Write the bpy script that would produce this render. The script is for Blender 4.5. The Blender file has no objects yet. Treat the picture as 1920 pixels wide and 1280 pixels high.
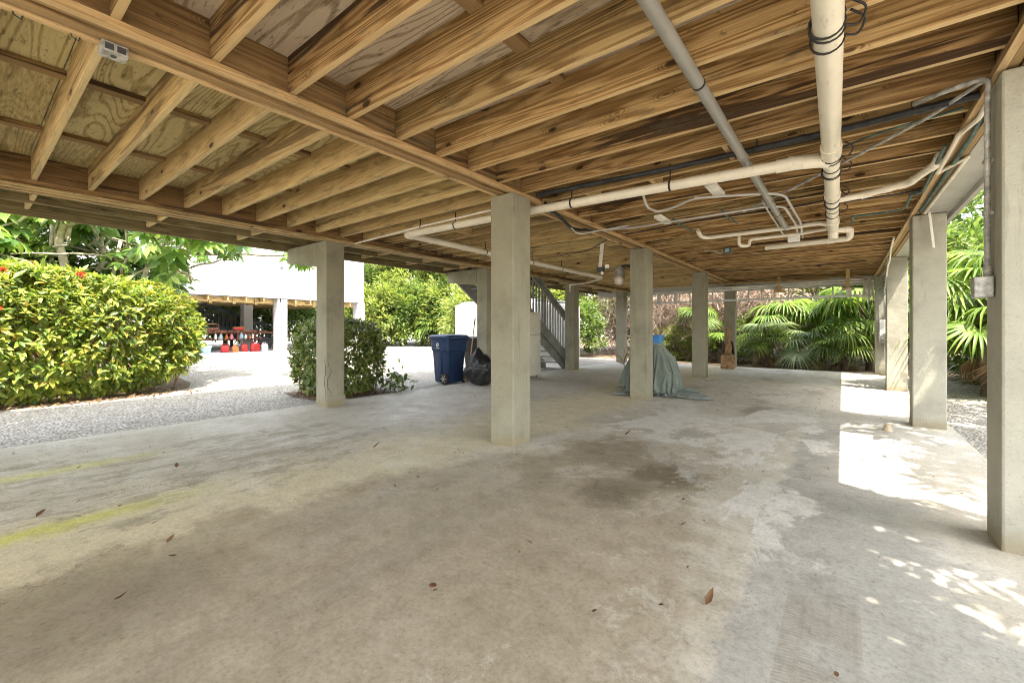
import bpy, bmesh, math, random
import numpy as np
from mathutils import Vector, Matrix, Euler, noise as mnoise
R = math.radians
SC = bpy.context.scene
COL = SC.collection

# ------------------------------------------------------------ camera
cam = bpy.data.cameras.new('camera'); CAM = bpy.data.objects.new('camera', cam); COL.objects.link(CAM)
CAM.location = (0, 0, 1.2); CAM.rotation_euler = (R(90), 0, R(37.7))
cam.sensor_width = 36; cam.lens = 15.04; cam.shift_y = -0.012; cam.clip_end = 2000; cam.clip_start = .02
SC.camera = CAM
# ------------------------------------------------------------ light
SUN_DIR = Vector((.88, -.42, 2.06)).normalized()          # towards the sun
W = bpy.data.worlds.new('World'); SC.world = W; W.use_nodes = True
wn = W.node_tree.nodes; wl = W.node_tree.links
bgn = wn['Background']; sky = wn.new('ShaderNodeTexSky'); sky.sky_type = 'NISHITA'; sky.sun_disc = False
sky.sun_elevation = math.asin(SUN_DIR.z); sky.sun_rotation = math.atan2(SUN_DIR.x, SUN_DIR.y)
sky.dust_density = 2.0; sky.air_density = 1.0
hs = wn.new('ShaderNodeHueSaturation'); hs.inputs['Saturation'].default_value = .5; wl.new(sky.outputs[0], hs.inputs['Color']); wl.new(hs.outputs[0], bgn.inputs[0]); bgn.inputs[1].default_value = .15
sl = bpy.data.lights.new('sun', 'SUN'); sl.energy = 2.0; sl.angle = R(.5); sl.color = (1, .95, .86)
SUN = bpy.data.objects.new('sun', sl); COL.objects.link(SUN); SUN.location = (6, -3, 12)
SUN.rotation_euler = SUN_DIR.to_track_quat('Z', 'Y').to_euler()
SC.view_settings.view_transform = 'Standard'; SC.view_settings.look = 'None'
SC.view_settings.exposure = 3.28; SC.view_settings.gamma = 1
SC.view_settings.use_white_balance = True; SC.view_settings.white_balance_temperature = 6900; SC.view_settings.white_balance_tint = 10
try: SC.view_settings.use_curve_mapping = False
except Exception: pass
cy = SC.cycles
cy.max_bounces = 10; cy.diffuse_bounces = 6; cy.glossy_bounces = 3; cy.transmission_bounces = 4; cy.transparent_max_bounces = 6
cy.caustics_reflective = False; cy.caustics_refractive = False; cy.sample_clamp_indirect = 8
cy.use_denoising = True; cy.filter_width = 1.0; cy.pixel_filter_type = 'BLACKMAN_HARRIS'

# ------------------------------------------------------------ node helper
class NT:
    def __init__(s, name, rough=.7, spec=.3):
        s.m = bpy.data.materials.new(name); s.m.use_nodes = True
        s.t = s.m.node_tree; s.b = s.t.nodes['Principled BSDF']; s.out = s.t.nodes['Material Output']
        s.b.inputs['Roughness'].default_value = rough; s.b.inputs['Specular IOR Level'].default_value = spec
    def put(s, sock, v):
        if hasattr(v, 'is_output'): s.t.links.new(v, sock)
        elif isinstance(v, (tuple, list)):
            if len(v) == 3 and sock.type == 'RGBA': v = (*v, 1)
            sock.default_value = v
        else: sock.default_value = v
    def nd(s, typ, **kw):
        n = s.t.nodes.new(typ)
        for k, v in kw.items(): setattr(n, k, v)
        return n
    def coord(s, which='Object'): return s.nd('ShaderNodeTexCoord').outputs[which]
    def pos(s): return s.nd('ShaderNodeNewGeometry').outputs['Position']
    def island(s): return s.nd('ShaderNodeNewGeometry').outputs['Random Per Island']
    def rnd(s): return s.nd('ShaderNodeObjectInfo').outputs['Random']
    def m_(s, op, a, b=0, c=None, clamp=False):
        n = s.nd('ShaderNodeMath', operation=op, use_clamp=clamp); s.put(n.inputs[0], a); s.put(n.inputs[1], b)
        if c is not None: s.put(n.inputs[2], c)
        return n.outputs[0]
    def v_(s, op, a, b=(0, 0, 0)):
        n = s.nd('ShaderNodeVectorMath', operation=op); s.put(n.inputs[0], a)
        if op == 'SCALE': s.put(n.inputs[3], b)
        else: s.put(n.inputs[1], b)
        return n.outputs[0]
    def xyz(s, v): n = s.nd('ShaderNodeSeparateXYZ'); s.put(n.inputs[0], v); return n.outputs
    def comb(s, x, y, z):
        n = s.nd('ShaderNodeCombineXYZ')
        for i, v in enumerate((x, y, z)): s.put(n.inputs[i], v)
        return n.outputs[0]
    def noise(s, vec, scale=5, detail=4, rough=.55, dist=0, col=False):
        n = s.nd('ShaderNodeTexNoise'); s.put(n.inputs['Vector'], vec); s.put(n.inputs['Scale'], scale)
        s.put(n.inputs['Detail'], detail); s.put(n.inputs['Roughness'], rough); s.put(n.inputs['Distortion'], dist)
        return n.outputs['Color' if col else 'Fac']
    def voro(s, vec, scale=5, feature='F1', out='Distance'):
        n = s.nd('ShaderNodeTexVoronoi', feature=feature); s.put(n.inputs['Vector'], vec); s.put(n.inputs['Scale'], scale)
        return n.outputs[out]
    def rng(s, v, a, b, c=0, d=1, smooth=True):
        n = s.nd('ShaderNodeMapRange', interpolation_type='SMOOTHSTEP' if smooth else 'LINEAR')
        for i, x in enumerate((v, a, b, c, d)): s.put(n.inputs[i], x)
        return n.outputs[0]
    def ramp(s, fac, stops):
        n = s.nd('ShaderNodeValToRGB'); s.put(n.inputs[0], fac); e = n.color_ramp.elements
        while len(e) < len(stops): e.new(.5)
        for i, (p, c) in enumerate(stops): e[i].position = p; e[i].color = (*c, 1)
        return n.outputs[0]
    def mix(s, fac, a, b, blend='MIX'):
        n = s.nd('ShaderNodeMix', data_type='RGBA', blend_type=blend, clamp_factor=True)
        s.put(n.inputs[0], fac); s.put(n.inputs[6], a); s.put(n.inputs[7], b); return n.outputs[2]
    def col(s, v): s.put(s.b.inputs['Base Color'], v); return s
    def rough(s, v): s.put(s.b.inputs['Roughness'], v); return s
    def bump(s, h, strength=.4, dist=.01):
        n = s.nd('ShaderNodeBump'); s.put(n.inputs['Height'], h); n.inputs['Strength'].default_value = strength
        n.inputs['Distance'].default_value = dist; s.put(s.b.inputs['Normal'], n.outputs[0]); return s
    def translucent(s, colour, fac=.4):
        t = s.nd('ShaderNodeBsdfTranslucent'); s.put(t.inputs[0], colour)
        x = s.nd('ShaderNodeMixShader'); x.inputs[0].default_value = fac
        s.t.links.new(s.b.outputs[0], x.inputs[1]); s.t.links.new(t.outputs[0], x.inputs[2]); s.t.links.new(x.outputs[0], s.out.inputs[0]); return s

# ------------------------------------------------------------ materials
def plain(name, c, rough=.6, var=.12, sc=6, metal=0, bump=0, bsc=60):
    n = NT(name, rough); p = n.coord()
    f = n.noise(p, sc, 5, .6)
    lo = tuple(x * (1 - var * 1.6) for x in c); hi = tuple(min(1, x * (1 + var)) for x in c)
    n.col(n.ramp(f, [(.3, lo), (.7, hi)])); n.b.inputs['Metallic'].default_value = metal
    n.rough(n.rng(n.noise(p, sc * 3, 3), .3, .7, max(.05, rough - .1), min(1, rough + .1)))
    if bump: n.bump(n.noise(p, bsc, 3, .6), bump, .006)
    return n.m

def lumber(name, light, mid, dark, stain=.55, knot=True, along_y=False, edge=.5):
    n = NT(name, .75, .2); o = n.coord(); r = n.rnd()
    if along_y: q = n.xyz(o); o = n.comb(q[1], q[0], q[2])
    p = n.v_('ADD', o, n.comb(n.m_('MULTIPLY', r, 37.0), n.m_('MULTIPLY', r, 11.3), n.m_('MULTIPLY', r, 23.7)))
    s = n.v_('MULTIPLY', p, (.20, 3.4, 3.4))
    low = n.noise(s, 1.3, 2.2, .5, .12)
    rings = n.m_('SINE', n.m_('MULTIPLY', low, 120))
    rings = n.rng(rings, -1, 1)
    fine = n.noise(n.v_('MULTIPLY', p, (1.1, 45, 45)), 2.0, 5, .7)
    g = n.m_('ADD', n.m_('MULTIPLY', rings, .22), n.m_('MULTIPLY', fine, .93))
    c = n.ramp(g, [(.23, dark), (.49, mid), (.80, light)])
    # per-board tone
    tone = n.ramp(n.m_('FRACT', n.m_('MULTIPLY', r, 7.31)), [(0, (.66, .60, .54)), (.2, (1, .90, .78)), (.4, (.80, .84, .78)), (.6, (1.1, 1.03, .92)), (.8, (.82, .74, .66)), (1, (1.12, 1.06, .96))])
    c = n.mix(1, c, tone, 'MULTIPLY')
    # long water stains on some boards
    st = n.noise(n.v_('MULTIPLY', p, (.45, 3, 9)), 1.3, 5, .6, .6)
    th = n.rng(n.m_('FRACT', n.m_('MULTIPLY', r, 3.77)), 0, 1, .49, .72, False)
    stm = n.rng(st, th, n.m_('ADD', th, .05))
    c = n.mix(n.m_('MULTIPLY', stm, stain), c, (.045, .025, .014))
    mould = n.noise(n.v_('MULTIPLY', p, (1.2, 4, 5)), 1.9, 7, .75); c = n.mix(n.rng(mould, .54, .66, 0, .55), c, (.105, .10, .07))
    blot = n.noise(p, 4.5, 6, .7)
    c = n.mix(n.rng(blot, .55, .75, 0, .45), c, tuple(x * .55 for x in dark))
    if knot:
        kw = n.v_('ADD', p, n.v_('SCALE', n.v_('SUBTRACT', n.noise(p, 14, 2, col=True), (.5, .5, .5)), .025))
        kv = n.v_('MULTIPLY', kw, (2.3, 0.0, 5.5)); vn = n.nd('ShaderNodeTexVoronoi'); n.put(vn.inputs['Vector'], kv); vn.inputs['Scale'].default_value = 1.0
        k = vn.outputs['Distance']; on = n.rng(n.xyz(vn.outputs['Color'])[0], .30, .34)
        halo = n.m_('MULTIPLY', n.rng(k, .10, .36, .7, 0), n.rng(n.m_('SINE', n.m_('MULTIPLY', k, 130)), -1, 1))
        c = n.mix(n.m_('MULTIPLY', on, halo), c, dark)
        c = n.mix(n.m_('MULTIPLY', on, n.rng(k, .075, .14, .95, 0)), c, (.035, .016, .008))
    # weathered black specks and drip marks
    sp = n.noise(n.v_('MULTIPLY', p, (5, 22, 11)), 2.4, 6, .72)
    c = n.mix(n.rng(sp, .62, .69, 0, .6), c, (.05, .028, .015))
    # undersides paler: light bounced off the floor, put into the timber colour
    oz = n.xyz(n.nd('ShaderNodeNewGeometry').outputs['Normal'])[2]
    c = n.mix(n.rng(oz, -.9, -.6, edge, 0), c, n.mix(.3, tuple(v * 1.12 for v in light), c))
    n.col(c); n.bump(g, .25, .003)
    return n.m
M = {}
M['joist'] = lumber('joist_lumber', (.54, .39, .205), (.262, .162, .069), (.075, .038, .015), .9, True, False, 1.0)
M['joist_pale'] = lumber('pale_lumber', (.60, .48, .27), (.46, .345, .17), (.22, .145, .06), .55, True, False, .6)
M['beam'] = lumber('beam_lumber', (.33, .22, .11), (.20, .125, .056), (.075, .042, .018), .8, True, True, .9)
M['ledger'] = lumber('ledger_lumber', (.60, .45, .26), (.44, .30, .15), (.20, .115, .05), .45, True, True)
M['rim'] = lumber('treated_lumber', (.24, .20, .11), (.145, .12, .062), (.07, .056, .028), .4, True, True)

def plywood(name, light, mid, dark):
    n = NT(name, .8, .15); o = n.coord(); r = n.rnd()
    p = n.v_('ADD', o, n.comb(n.m_('MULTIPLY', r, 51.0), n.m_('MULTIPLY', r, 17.3), 0))
    low = n.noise(n.v_('MULTIPLY', p, (.26, 2.1, 1)), 1.0, 2.0, .45, .15)
    fq = n.m_('ADD', 120, n.m_('MULTIPLY', r, 120))
    rings = n.rng(n.m_('SINE', n.m_('MULTIPLY', low, fq)), -1, -.1)
    fine = n.noise(n.v_('MULTIPLY', p, (3, 40, 1)), 2.0, 4, .7)
    amt = n.rng(n.m_('FRACT', n.m_('MULTIPLY', r, 5.17)), 0, 1, .08, .30, False)
    g = n.m_('ADD', n.m_('MULTIPLY', rings, amt), n.m_('MULTIPLY', fine, .7))
    c = n.ramp(g, [(.25, dark), (.55, mid), (1, light)])
    spl = n.noise(n.v_('MULTIPLY', p, (3.5, 14, 1)), 2.2, 5, .7)
    c = n.mix(n.rng(spl, .57, .63, 0, .6), c, tuple(x * .45 for x in dark))
    bl = n.noise(p, 1.4, 5, .65)
    c = n.mix(n.rng(bl, .5, .75, 0, .45), c, (.13, .085, .04))
    n.col(c); n.bump(g, .2, .002); return n.m
M['ply_warm'] = plywood('warm_plywood', (.74, .64, .38), (.62, .52, .28), (.30, .22, .095))
M['ply_grey'] = plywood('grey_plywood', (.72, .62, .49), (.60, .50, .38), (.26, .19, .12))

def stucco(name, c, tex=.5, sc=55, dirt=(.16, .14, .10)):
    n = NT(name, .8, .25); p = n.pos(); x, y, z = n.xyz(p)
    a = n.noise(p, 2.2, 6, .65); f = n.noise(p, 38, 4, .7)
    col = n.ramp(a, [(.3, tuple(v * .74 for v in c)), (.5, c), (.75, tuple(min(1, v * 1.16) for v in c))])
    col = n.mix(n.rng(f, .55, .8, 0, .25), col, tuple(v * .55 for v in c))
    ed = n.m_('ADD', z, n.m_('MULTIPLY', n.noise(p, 7, 5, .7), -.16))
    col = n.mix(n.rng(ed, -.06, .07, .75, 0), col, (.25, .205, .125))
    col = n.mix(n.rng(n.noise(p, 1.1, 5, .7), .62, .75, 0, .35), col, dirt)
    dr = n.noise(n.v_('MULTIPLY', p, (9, 9, .8)), 1.4, 6, .7); col = n.mix(n.rng(dr, .56, .68, 0, .4), col, tuple(v * .5 for v in c))
    pit = n.noise(p, 85, 3, .75); col = n.mix(n.rng(pit, .58, .70, 0, .5), col, tuple(v * .45 for v in c))
    n.col(col)
    h = n.m_('ADD', n.noise(n.v_('MULTIPLY', p, (1, 1, 1.6)), sc, 5, .62, .6), n.m_('MULTIPLY', n.noise(p, 12, 3), 1.2))
    n.bump(h, tex, .012); return n.m
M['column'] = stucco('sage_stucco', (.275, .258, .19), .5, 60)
M['column_lit'] = stucco('sage_stucco_lit', (.36, .345, .28), .36, 46)  # lit copy of the sage stucco, light on the right columns put into the colour
M['fascia'] = plain('grey_fascia_paint', (.42, .41, .37), .55, .08, 3)
M['housewall'] = plain('house_siding', (.5, .5, .45), .6)
M['crack'] = plain('crack_shadow', (.06, .05, .035), .9)

# concrete floor -----------------------------------------------------------
def concrete():
    n = NT('stained_concrete', .62, .35); p = n.pos(); x, y, z = n.xyz(p)
    wv = n.v_('SCALE', n.v_('SUBTRACT', n.noise(p, 1.6, 7, .68, col=True), (.5, .5, .5)), 1.7)
    pw = n.v_('ADD', p, wv); wx, wy, wz = n.xyz(pw)
    ws = n.v_('ADD', p, n.v_('SCALE', n.v_('SUBTRACT', n.noise(p, 5, 6, .7, col=True), (.5, .5, .5)), .32)); sx, sy, sz = n.xyz(ws)
    base = n.ramp(n.noise(p, .9, 6, .65), [(.3, (.45, .41, .33)), (.48, (.52, .48, .40)), (.55, (.58, .545, .47)), (.75, (.62, .59, .525))])
    # far floor paler: daylight at the back put into the colour
    base = n.mix(n.rng(wy, 4.5, 9, 0, .7), base, n.ramp(n.noise(n.v_('MULTIPLY', p, (1, .5, 1)), 1.6, 9, .75), [(.40, (.47, .44, .375)), (.48, (.60, .575, .51)), (.7, (.66, .64, .585))]))
    # cream zone left of the middle column
    base = n.mix(n.m_('MULTIPLY', n.rng(wx, -4.4, -3.4), n.rng(wx, -2.4, -2.9)), base, (.64, .57, .40))
    # brown zone in front
    def ell(cx, cy, rx, ry, soft=.22, w=(wx, wy)):
        a = n.m_('POWER', n.m_('DIVIDE', n.m_('SUBTRACT', w[0], cx), rx), 2); b = n.m_('POWER', n.m_('DIVIDE', n.m_('SUBTRACT', w[1], cy), ry), 2)
        return n.rng(n.m_('ADD', a, b), 1 - soft, 1 + soft, 1, 0)
    brown = n.m_('MAXIMUM', ell(-1.75, .9, 1.35, 2.9), ell(-1.55, 3.5, .75, 1.1))
    base = n.mix(n.m_('MULTIPLY', brown, .8), base, n.ramp(n.noise(p, 3, 10, .8), [(.3, (.25, .20, .13)), (.5, (.345, .285, .20)), (.75, (.43, .37, .28))]))
    mott = ell(-4.6, .9, 1.1, 2.2)
    base = n.mix(n.m_('MULTIPLY', mott, n.rng(n.noise(n.v_('MULTIPLY', p, (1.2, .45, 1)), 4.5, 10, .8), .50, .54, 0, .6)), base, (.29, .25, .18))
    # oil stains
    for cx, cy, rx, ry, k in ((-1.15, 3.56, .26, .34, .75), (-1.35, 2.95, .22, .3, .6), (-1.75, 4.0, .4, .5, .35), (-.95, 7.1, .25, .5, .5), (-2.05, 5.2, .4, .3, .3), (-2.6, .35, .35, .5, .4)):
        base = n.mix(n.m_('MULTIPLY', ell(cx, cy, rx, ry, .8, (sx, sy)), k), base, (.12, .09, .055))
    # grey strip
    strip = n.m_('MULTIPLY', n.rng(sx, -.40, -.34), n.rng(wx, .55, .30)); strip = n.m_('MULTIPLY', strip, n.rng(wy, 7.2, 6.2))
    base = n.mix(n.m_('MULTIPLY', strip, .85), base, n.ramp(n.noise(p, 2.3, 6, .7), [(.35, (.335, .325, .295)), (.7, (.42, .41, .375))]))
    # ragged grey patches where the skim coat has gone
    pt = n.noise(n.v_('MULTIPLY', p, (1, .6, 1)), 1.15, 8, .7, .4)
    base = n.mix(n.m_('MULTIPLY', n.m_('MULTIPLY', n.rng(pt, .565, .585), n.rng(y, 2.2, 3.4)), n.m_('MULTIPLY', n.rng(x, -3.5, -2.2), .75)), base, (.39, .37, .325))
    base = n.mix(n.m_('MULTIPLY', n.m_('MULTIPLY', n.rng(n.noise(n.v_('MULTIPLY', p, (1, .8, 1)), 2.4, 10, .8, .3), .54, .60), .55), n.m_('MULTIPLY', n.rng(wx, -1.5, -1.0), n.rng(wx, -.2, -.4))), base, (.56, .525, .45))
    # worn skim coat: crisp pale islands right of the middle columns, crisp grey ones further off
    wp = n.noise(n.v_('MULTIPLY', p, (1, .62, 1)), .95, 11, .72, .5)
    base = n.mix(n.m_('MULTIPLY', n.m_('MULTIPLY', n.rng(wp, .505, .517), n.rng(y, 1.9, 3.2)), n.m_('MULTIPLY', n.m_('MULTIPLY', n.rng(x, -3.2, -2.4), n.rng(wx, -.20, -.34)), n.m_('SUBTRACT', 1, n.m_('MULTIPLY', brown, .7)))), base, (.655, .63, .575))
    # pale paint flakes and scuffs
    fl = n.noise(n.v_('MULTIPLY', p, (1, .8, 1)), 21, 9, .78)
    fm = n.m_('MULTIPLY', n.rng(fl, .61, .64), n.rng(n.noise(p, 1.5, 3), .48, .62))
    base = n.mix(n.m_('MULTIPLY', fm, .55), base, (.56, .51, .42))
    dk = n.noise(n.v_('MULTIPLY', p, (1.3, .7, 1)), 17, 8, .75)
    base = n.mix(n.m_('MULTIPLY', n.rng(dk, .60, .64), .5), base, (.16, .135, .095))
    # yellow streaks
    ys = n.noise(n.v_('MULTIPLY', p, (22, 1.2, 1)), 1.0, 6, .7)
    for cx, w, y1, k in ((-3.78, .08, 1.0, .8), (-5.27, .08, 1.2, .5)):
        d = n.m_('ABSOLUTE', n.m_('SUBTRACT', sx, cx)); lane = n.rng(n.m_('ADD', d, n.m_('MULTIPLY', ys, .16)), w, w + .20, 1, 0)
        base = n.mix(n.m_('MULTIPLY', n.m_('MULTIPLY', lane, n.rng(wy, y1 - .7, y1 + .4, 1, 0)), k), base, (.66, .66, .12))
    # tyre tracks
    for cx, w, y0, y1, k in ((-1.9, .14, -2, 3.1, .35), (-.07, .13, 0, 2.65, .32)):
        u = n.m_('DIVIDE', n.m_('SUBTRACT', x, cx), w); au = n.m_('ABSOLUTE', u)
        tread = n.m_('SINE', n.m_('ADD', n.m_('MULTIPLY', y, 330), n.m_('MULTIPLY', au, 9)))
        groove = n.m_('SINE', n.m_('MULTIPLY', u, 9.5))
        tm = n.m_('MAXIMUM', n.rng(tread, .1, .6), n.rng(groove, .75, .9))
        lane = n.m_('MULTIPLY', n.m_('MULTIPLY', n.rng(au, .95, 1.02, 1, 0), n.rng(sy, y1 - .25, y1, 1, 0)), n.rng(n.noise(p, 2.2, 4), .38, .5))
        base = n.mix(n.m_('MULTIPLY', lane, n.m_('MULTIPLY', tm, k)), base, (.42, .385, .31) if cx < -1 else (.22, .20, .16))
        base = n.mix(n.m_('MULTIPLY', lane, .25), base, (.24, .20, .14))
    # cloudy small-scale mottling and hairline cracks
    mo = n.noise(p, 7, 9, .78); base = n.mix(1, base, n.ramp(mo, [(.30, (.70, .68, .65)), (.44, (.94, .94, .93)), (.52, (1.02, 1.02, 1.02)), (.70, (1.15, 1.15, 1.15))]), 'MULTIPLY')
    ck = n.voro(n.v_('ADD', p, n.v_('SCALE', n.noise(p, 3, 6, .7, col=True), .6)), .42, 'DISTANCE_TO_EDGE')
    base = n.mix(n.m_('MULTIPLY', n.rng(ck, .0012, .0035, .55, 0), n.rng(n.noise(p, .8, 3), .5, .56)), base, (.10, .085, .06))
    sk = n.voro(p, 6.5); base = n.mix(n.m_('MULTIPLY', n.rng(sk, .022, .035, .8, 0), 1.0), base, (.09, .07, .05))
    g2 = n.noise(p, 42, 6, .8); base = n.mix(1, base, n.ramp(g2, [(.32, (.70, .68, .64)), (.5, (1, 1, 1)), (.7, (1.14, 1.14, 1.13))]), 'MULTIPLY')
    gr = n.noise(p, 160, 3, .7)
    base = n.mix(n.rng(gr, .35, .7, .22, 0), base, (.2, .17, .12))
    n.col(base)
    n.rough(n.rng(n.noise(p, 4, 5), .3, .7, .48, .78))
    h = n.m_('ADD', n.m_('MULTIPLY', n.noise(p, 5, 7, .7), .8), n.m_('MULTIPLY', fl, .5)); n.bump(h, .3, .008)
    return n.m
M['concrete'] = concrete()
def gravel():
    n = NT('crushed_gravel', .9, .15); p = n.pos()
    c = n.voro(p, 34, out='Color'); d = n.voro(p, 34); g = n.xyz(c)[0]
    col = n.ramp(g, [(0, (.31, .28, .235)), (.5, (.52, .485, .42)), (1, (.68, .65, .585))])
    big = n.noise(p, .5, 5, .6)
    col = n.mix(n.rng(big, .5, .72, 0, .35), col, (.33, .29, .22))
    c2 = n.voro(p, 13, out='Color'); col = n.mix(n.rng(n.xyz(c2)[1], .75, .9, 0, .5), col, (.62, .60, .55)); col = n.mix(n.rng(n.noise(p, 2.2, 6, .7), .52, .66, 0, .4), col, (.27, .235, .18))
    lit = n.noise(p, 9, 6, .75)
    col = n.mix(n.rng(lit, .66, .72, 0, .6), col, (.16, .10, .05))
    n.col(n.mix(n.rng(d, .35, .75, 0, .75), col, (.14, .125, .10)))
    n.bump(n.m_('SUBTRACT', n.m_('ADD', 1, n.m_('MULTIPLY', g, .7)), d), 1.0, .03); return n.m
M['gravel'] = gravel()
M['soil'] = plain('leaf_litter_soil', (.17, .12, .075), .95, .5, 14, 0, .8, 40)

def pvc(name, c, soot=.0):
    n = NT(name, .38, .45); p = n.pos()
    a = n.noise(p, 3.5, 5, .65)
    col = n.ramp(a, [(.3, tuple(v * .86 for v in c)), (.6, c)])
    col = n.mix(n.rng(n.noise(n.v_('MULTIPLY', p, (6, 1.5, 6)), 4, 6, .7), .58, .74, 0, .5), col, (.30, .24, .16))
    n.col(col); n.rough(n.rng(a, .3, .7, .3, .55)); n.bump(n.noise(p, 40, 3), .08, .003); return n.m
M['pvc'] = pvc('cream_pvc', (.74, .68, .56)); M['pvc_grey'] = pvc('grey_pvc', (.27, .26, .235)); M['conduit'] = pvc('light_grey_conduit', (.50, .49, .47))
M['black_pipe'] = plain('black_pipe', (.025, .026, .028), .5, .5, 8); M['green_pipe'] = plain('dull_green_pipe', (.07, .12, .10), .5, .4, 8)
M['strap'] = plain('black_strap', (.03, .028, .026), .6); M['ptrap'] = M['pvc']
M['galv'] = plain('weathered_galvanised', (.42, .41, .38), .5, .35, 22, .3)
M['white_paint'] = plain('weathered_white_paint', (.76, .73, .66), .6, .15, 5)
M['white_wall'] = plain('white_wall_paint', (.36, .36, .365), .6, .04, 2); M['cistern'] = plain('white_render', (.52, .515, .495), .7, .12, 1.5, 0, .2, 30)
M['nb_dark'] = plain('dark_bluegrey_paint', (.05, .06, .07), .6, .3); M['stair'] = plain('grey_stair_paint', (.25, .25, .225), .55, .15, 4)
M['rust'] = plain('rusty_steel', (.15, .065, .04), .8, .6, 7); M['rubber'] = plain('tyre_rubber', (.025, .025, .025), .8, .3)
M['steel'] = plain('dull_steel', (.35, .34, .32), .45, .25, 9, .6); M['alu'] = plain('aluminium', (.62, .62, .61), .4, .12, 12, .35)
M['red'] = plain('red_plastic', (.36, .025, .022), .45, .2); M['orange'] = plain('orange_plastic', (.55, .15, .04), .5, .2)
M['white_plastic'] = plain('white_plastic', (.72, .71, .67), .4, .1); M['pink'] = plain('pink_plastic', (.55, .16, .22), .45); M['darkgrey'] = plain('dark_grey_plastic', (.06, .06, .065), .5)
M['blue_bin'] = plain('navy_blue_plastic', (.016, .037, .095), .42, .15, 4); M['blue_tub'] = plain('bright_blue_plastic', (.06, .22, .50), .45)
M['lightblue'] = plain('light_blue_plastic', (.30, .40, .48), .5); M['enamel'] = plain('cream_enamel', (.70, .67, .58), .3, .05); M['chrome'] = plain('handle_metal', (.35, .33, .30), .35, .2, 9, .8)
bgm = NT('black_bag_film', .28, .5); bgm.col((.012, .012, .013)); bgm.bump(bgm.noise(bgm.coord(), 9, 6, .6, 1.4), .9, .03); M['bag'] = bgm.m
M['wood_handle'] = plain('broom_handle_wood', (.45, .28, .12), .55); M['glassdome'] = plain('frosted_lens', (.66, .58, .52), .3, .06)
M['carved'] = plain('carved_wood', (.20, .12, .065), .7, .5, 9, 0, .6, 25); M['carved_pale'] = plain('carved_pale_wood', (.34, .20, .10), .65, .4, 9, 0, .4, 25)
M['carved_dark'] = plain('carved_dark_wood', (.035, .018, .014), .6, .4, 12)
def towel():
    n = NT('sage_green_cloth', .95, .1); p = n.coord()
    n.col(n.ramp(n.noise(p, 3, 5), [(.3, (.125, .15, .125)), (.7, (.185, .212, .178))]))
    n.b.inputs['Sheen Weight'].default_value = .3; n.bump(n.noise(p, 130, 3, .7), .35, .004); return n.m
M['towel'] = towel(); M['rope'] = plain('white_cotton_string', (.62, .58, .52), .9, .2); M['redcord'] = plain('red_cord', (.35, .03, .02), .7)
M['terracotta'] = plain('buff_plastic_cap', (.45, .36, .25), .7)
def leafmat(name, stops, trans=.45, tcol=None, rough=.45):
    n = NT(name, rough, .4); c = n.ramp(n.island(), stops); 
    c = n.mix(n.rng(n.noise(n.pos(), 1.3, 3), .4, .65, 0, .45), c, tuple(v * .6 for v in stops[0][1]))
    n.col(c); n.translucent(n.mix(1, c, (1.25, 1.2, .75), 'MULTIPLY'), trans); return n.m
M['ixora'] = leafmat('yellowgreen_leaf', [(0, (.07, .13, .025)), (.35, (.19, .28, .045)), (.75, (.38, .43, .07)), (.95, (.46, .44, .09)), (1, (.44, .22, .05))], .4)
M['hedge'] = leafmat('dark_hedge_leaf', [(0, (.06, .10, .025)), (.6, (.17, .225, .055)), (.95, (.28, .32, .08)), (1, (.30, .18, .06))], .35)
M['umb'] = leafmat('glossy_umbrella_leaf', [(0, (.08, .17, .04)), (.5, (.16, .29, .06)), (1, (.30, .39, .10))], .5, None, .3)
M['bush1'] = leafmat('bright_bush_leaf', [(0, (.10, .16, .03)), (.5, (.24, .31, .07)), (1, (.40, .43, .14))], .4)
M['bush2'] = leafmat('mid_bush_leaf', [(0, (.05, .10, .025)), (.5, (.13, .21, .05)), (1, (.24, .31, .09))], .4)
M['bush3'] = leafmat('dark_bush_leaf', [(0, (.035, .075, .02)), (.6, (.09, .155, .04)), (1, (.17, .23, .07))], .4)
M['palm'] = leafmat('palm_leaf', [(0, (.09, .18, .03)), (.5, (.20, .31, .055)), (1, (.34, .41, .10))], .45)
M['palm_silver'] = leafmat('silvery_palm_leaf', [(0, (.16, .24, .11)), (.5, (.29, .38, .20)), (1, (.45, .50, .33))], .35)
M['palm_dead'] = leafmat('dead_palm_leaf', [(0, (.16, .09, .045)), (.5, (.28, .17, .085)), (1, (.40, .28, .16))], .25)
M['twig'] = plain('dry_twig', (.27, .18, .125), .9, .45, 12); M['bark'] = plain('grey_bark', (.42, .36, .26), .9, .3, 8, 0, .7, 22); M['bark_dark'] = plain('brown_bark', (.12, .085, .06), .9, .4, 8, 0, .7, 22)
M['flower'] = leafmat('red_petal', [(0, (.50, .03, .02)), (1, (.65, .12, .06))], .3); M['petiole'] = plain('palm_petiole', (.20, .24, .07), .6)
M['deadleaf'] = leafmat('fallen_leaf', [(0, (.09, .045, .025)), (.6, (.16, .085, .04)), (1, (.26, .17, .085))], .1)

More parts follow.
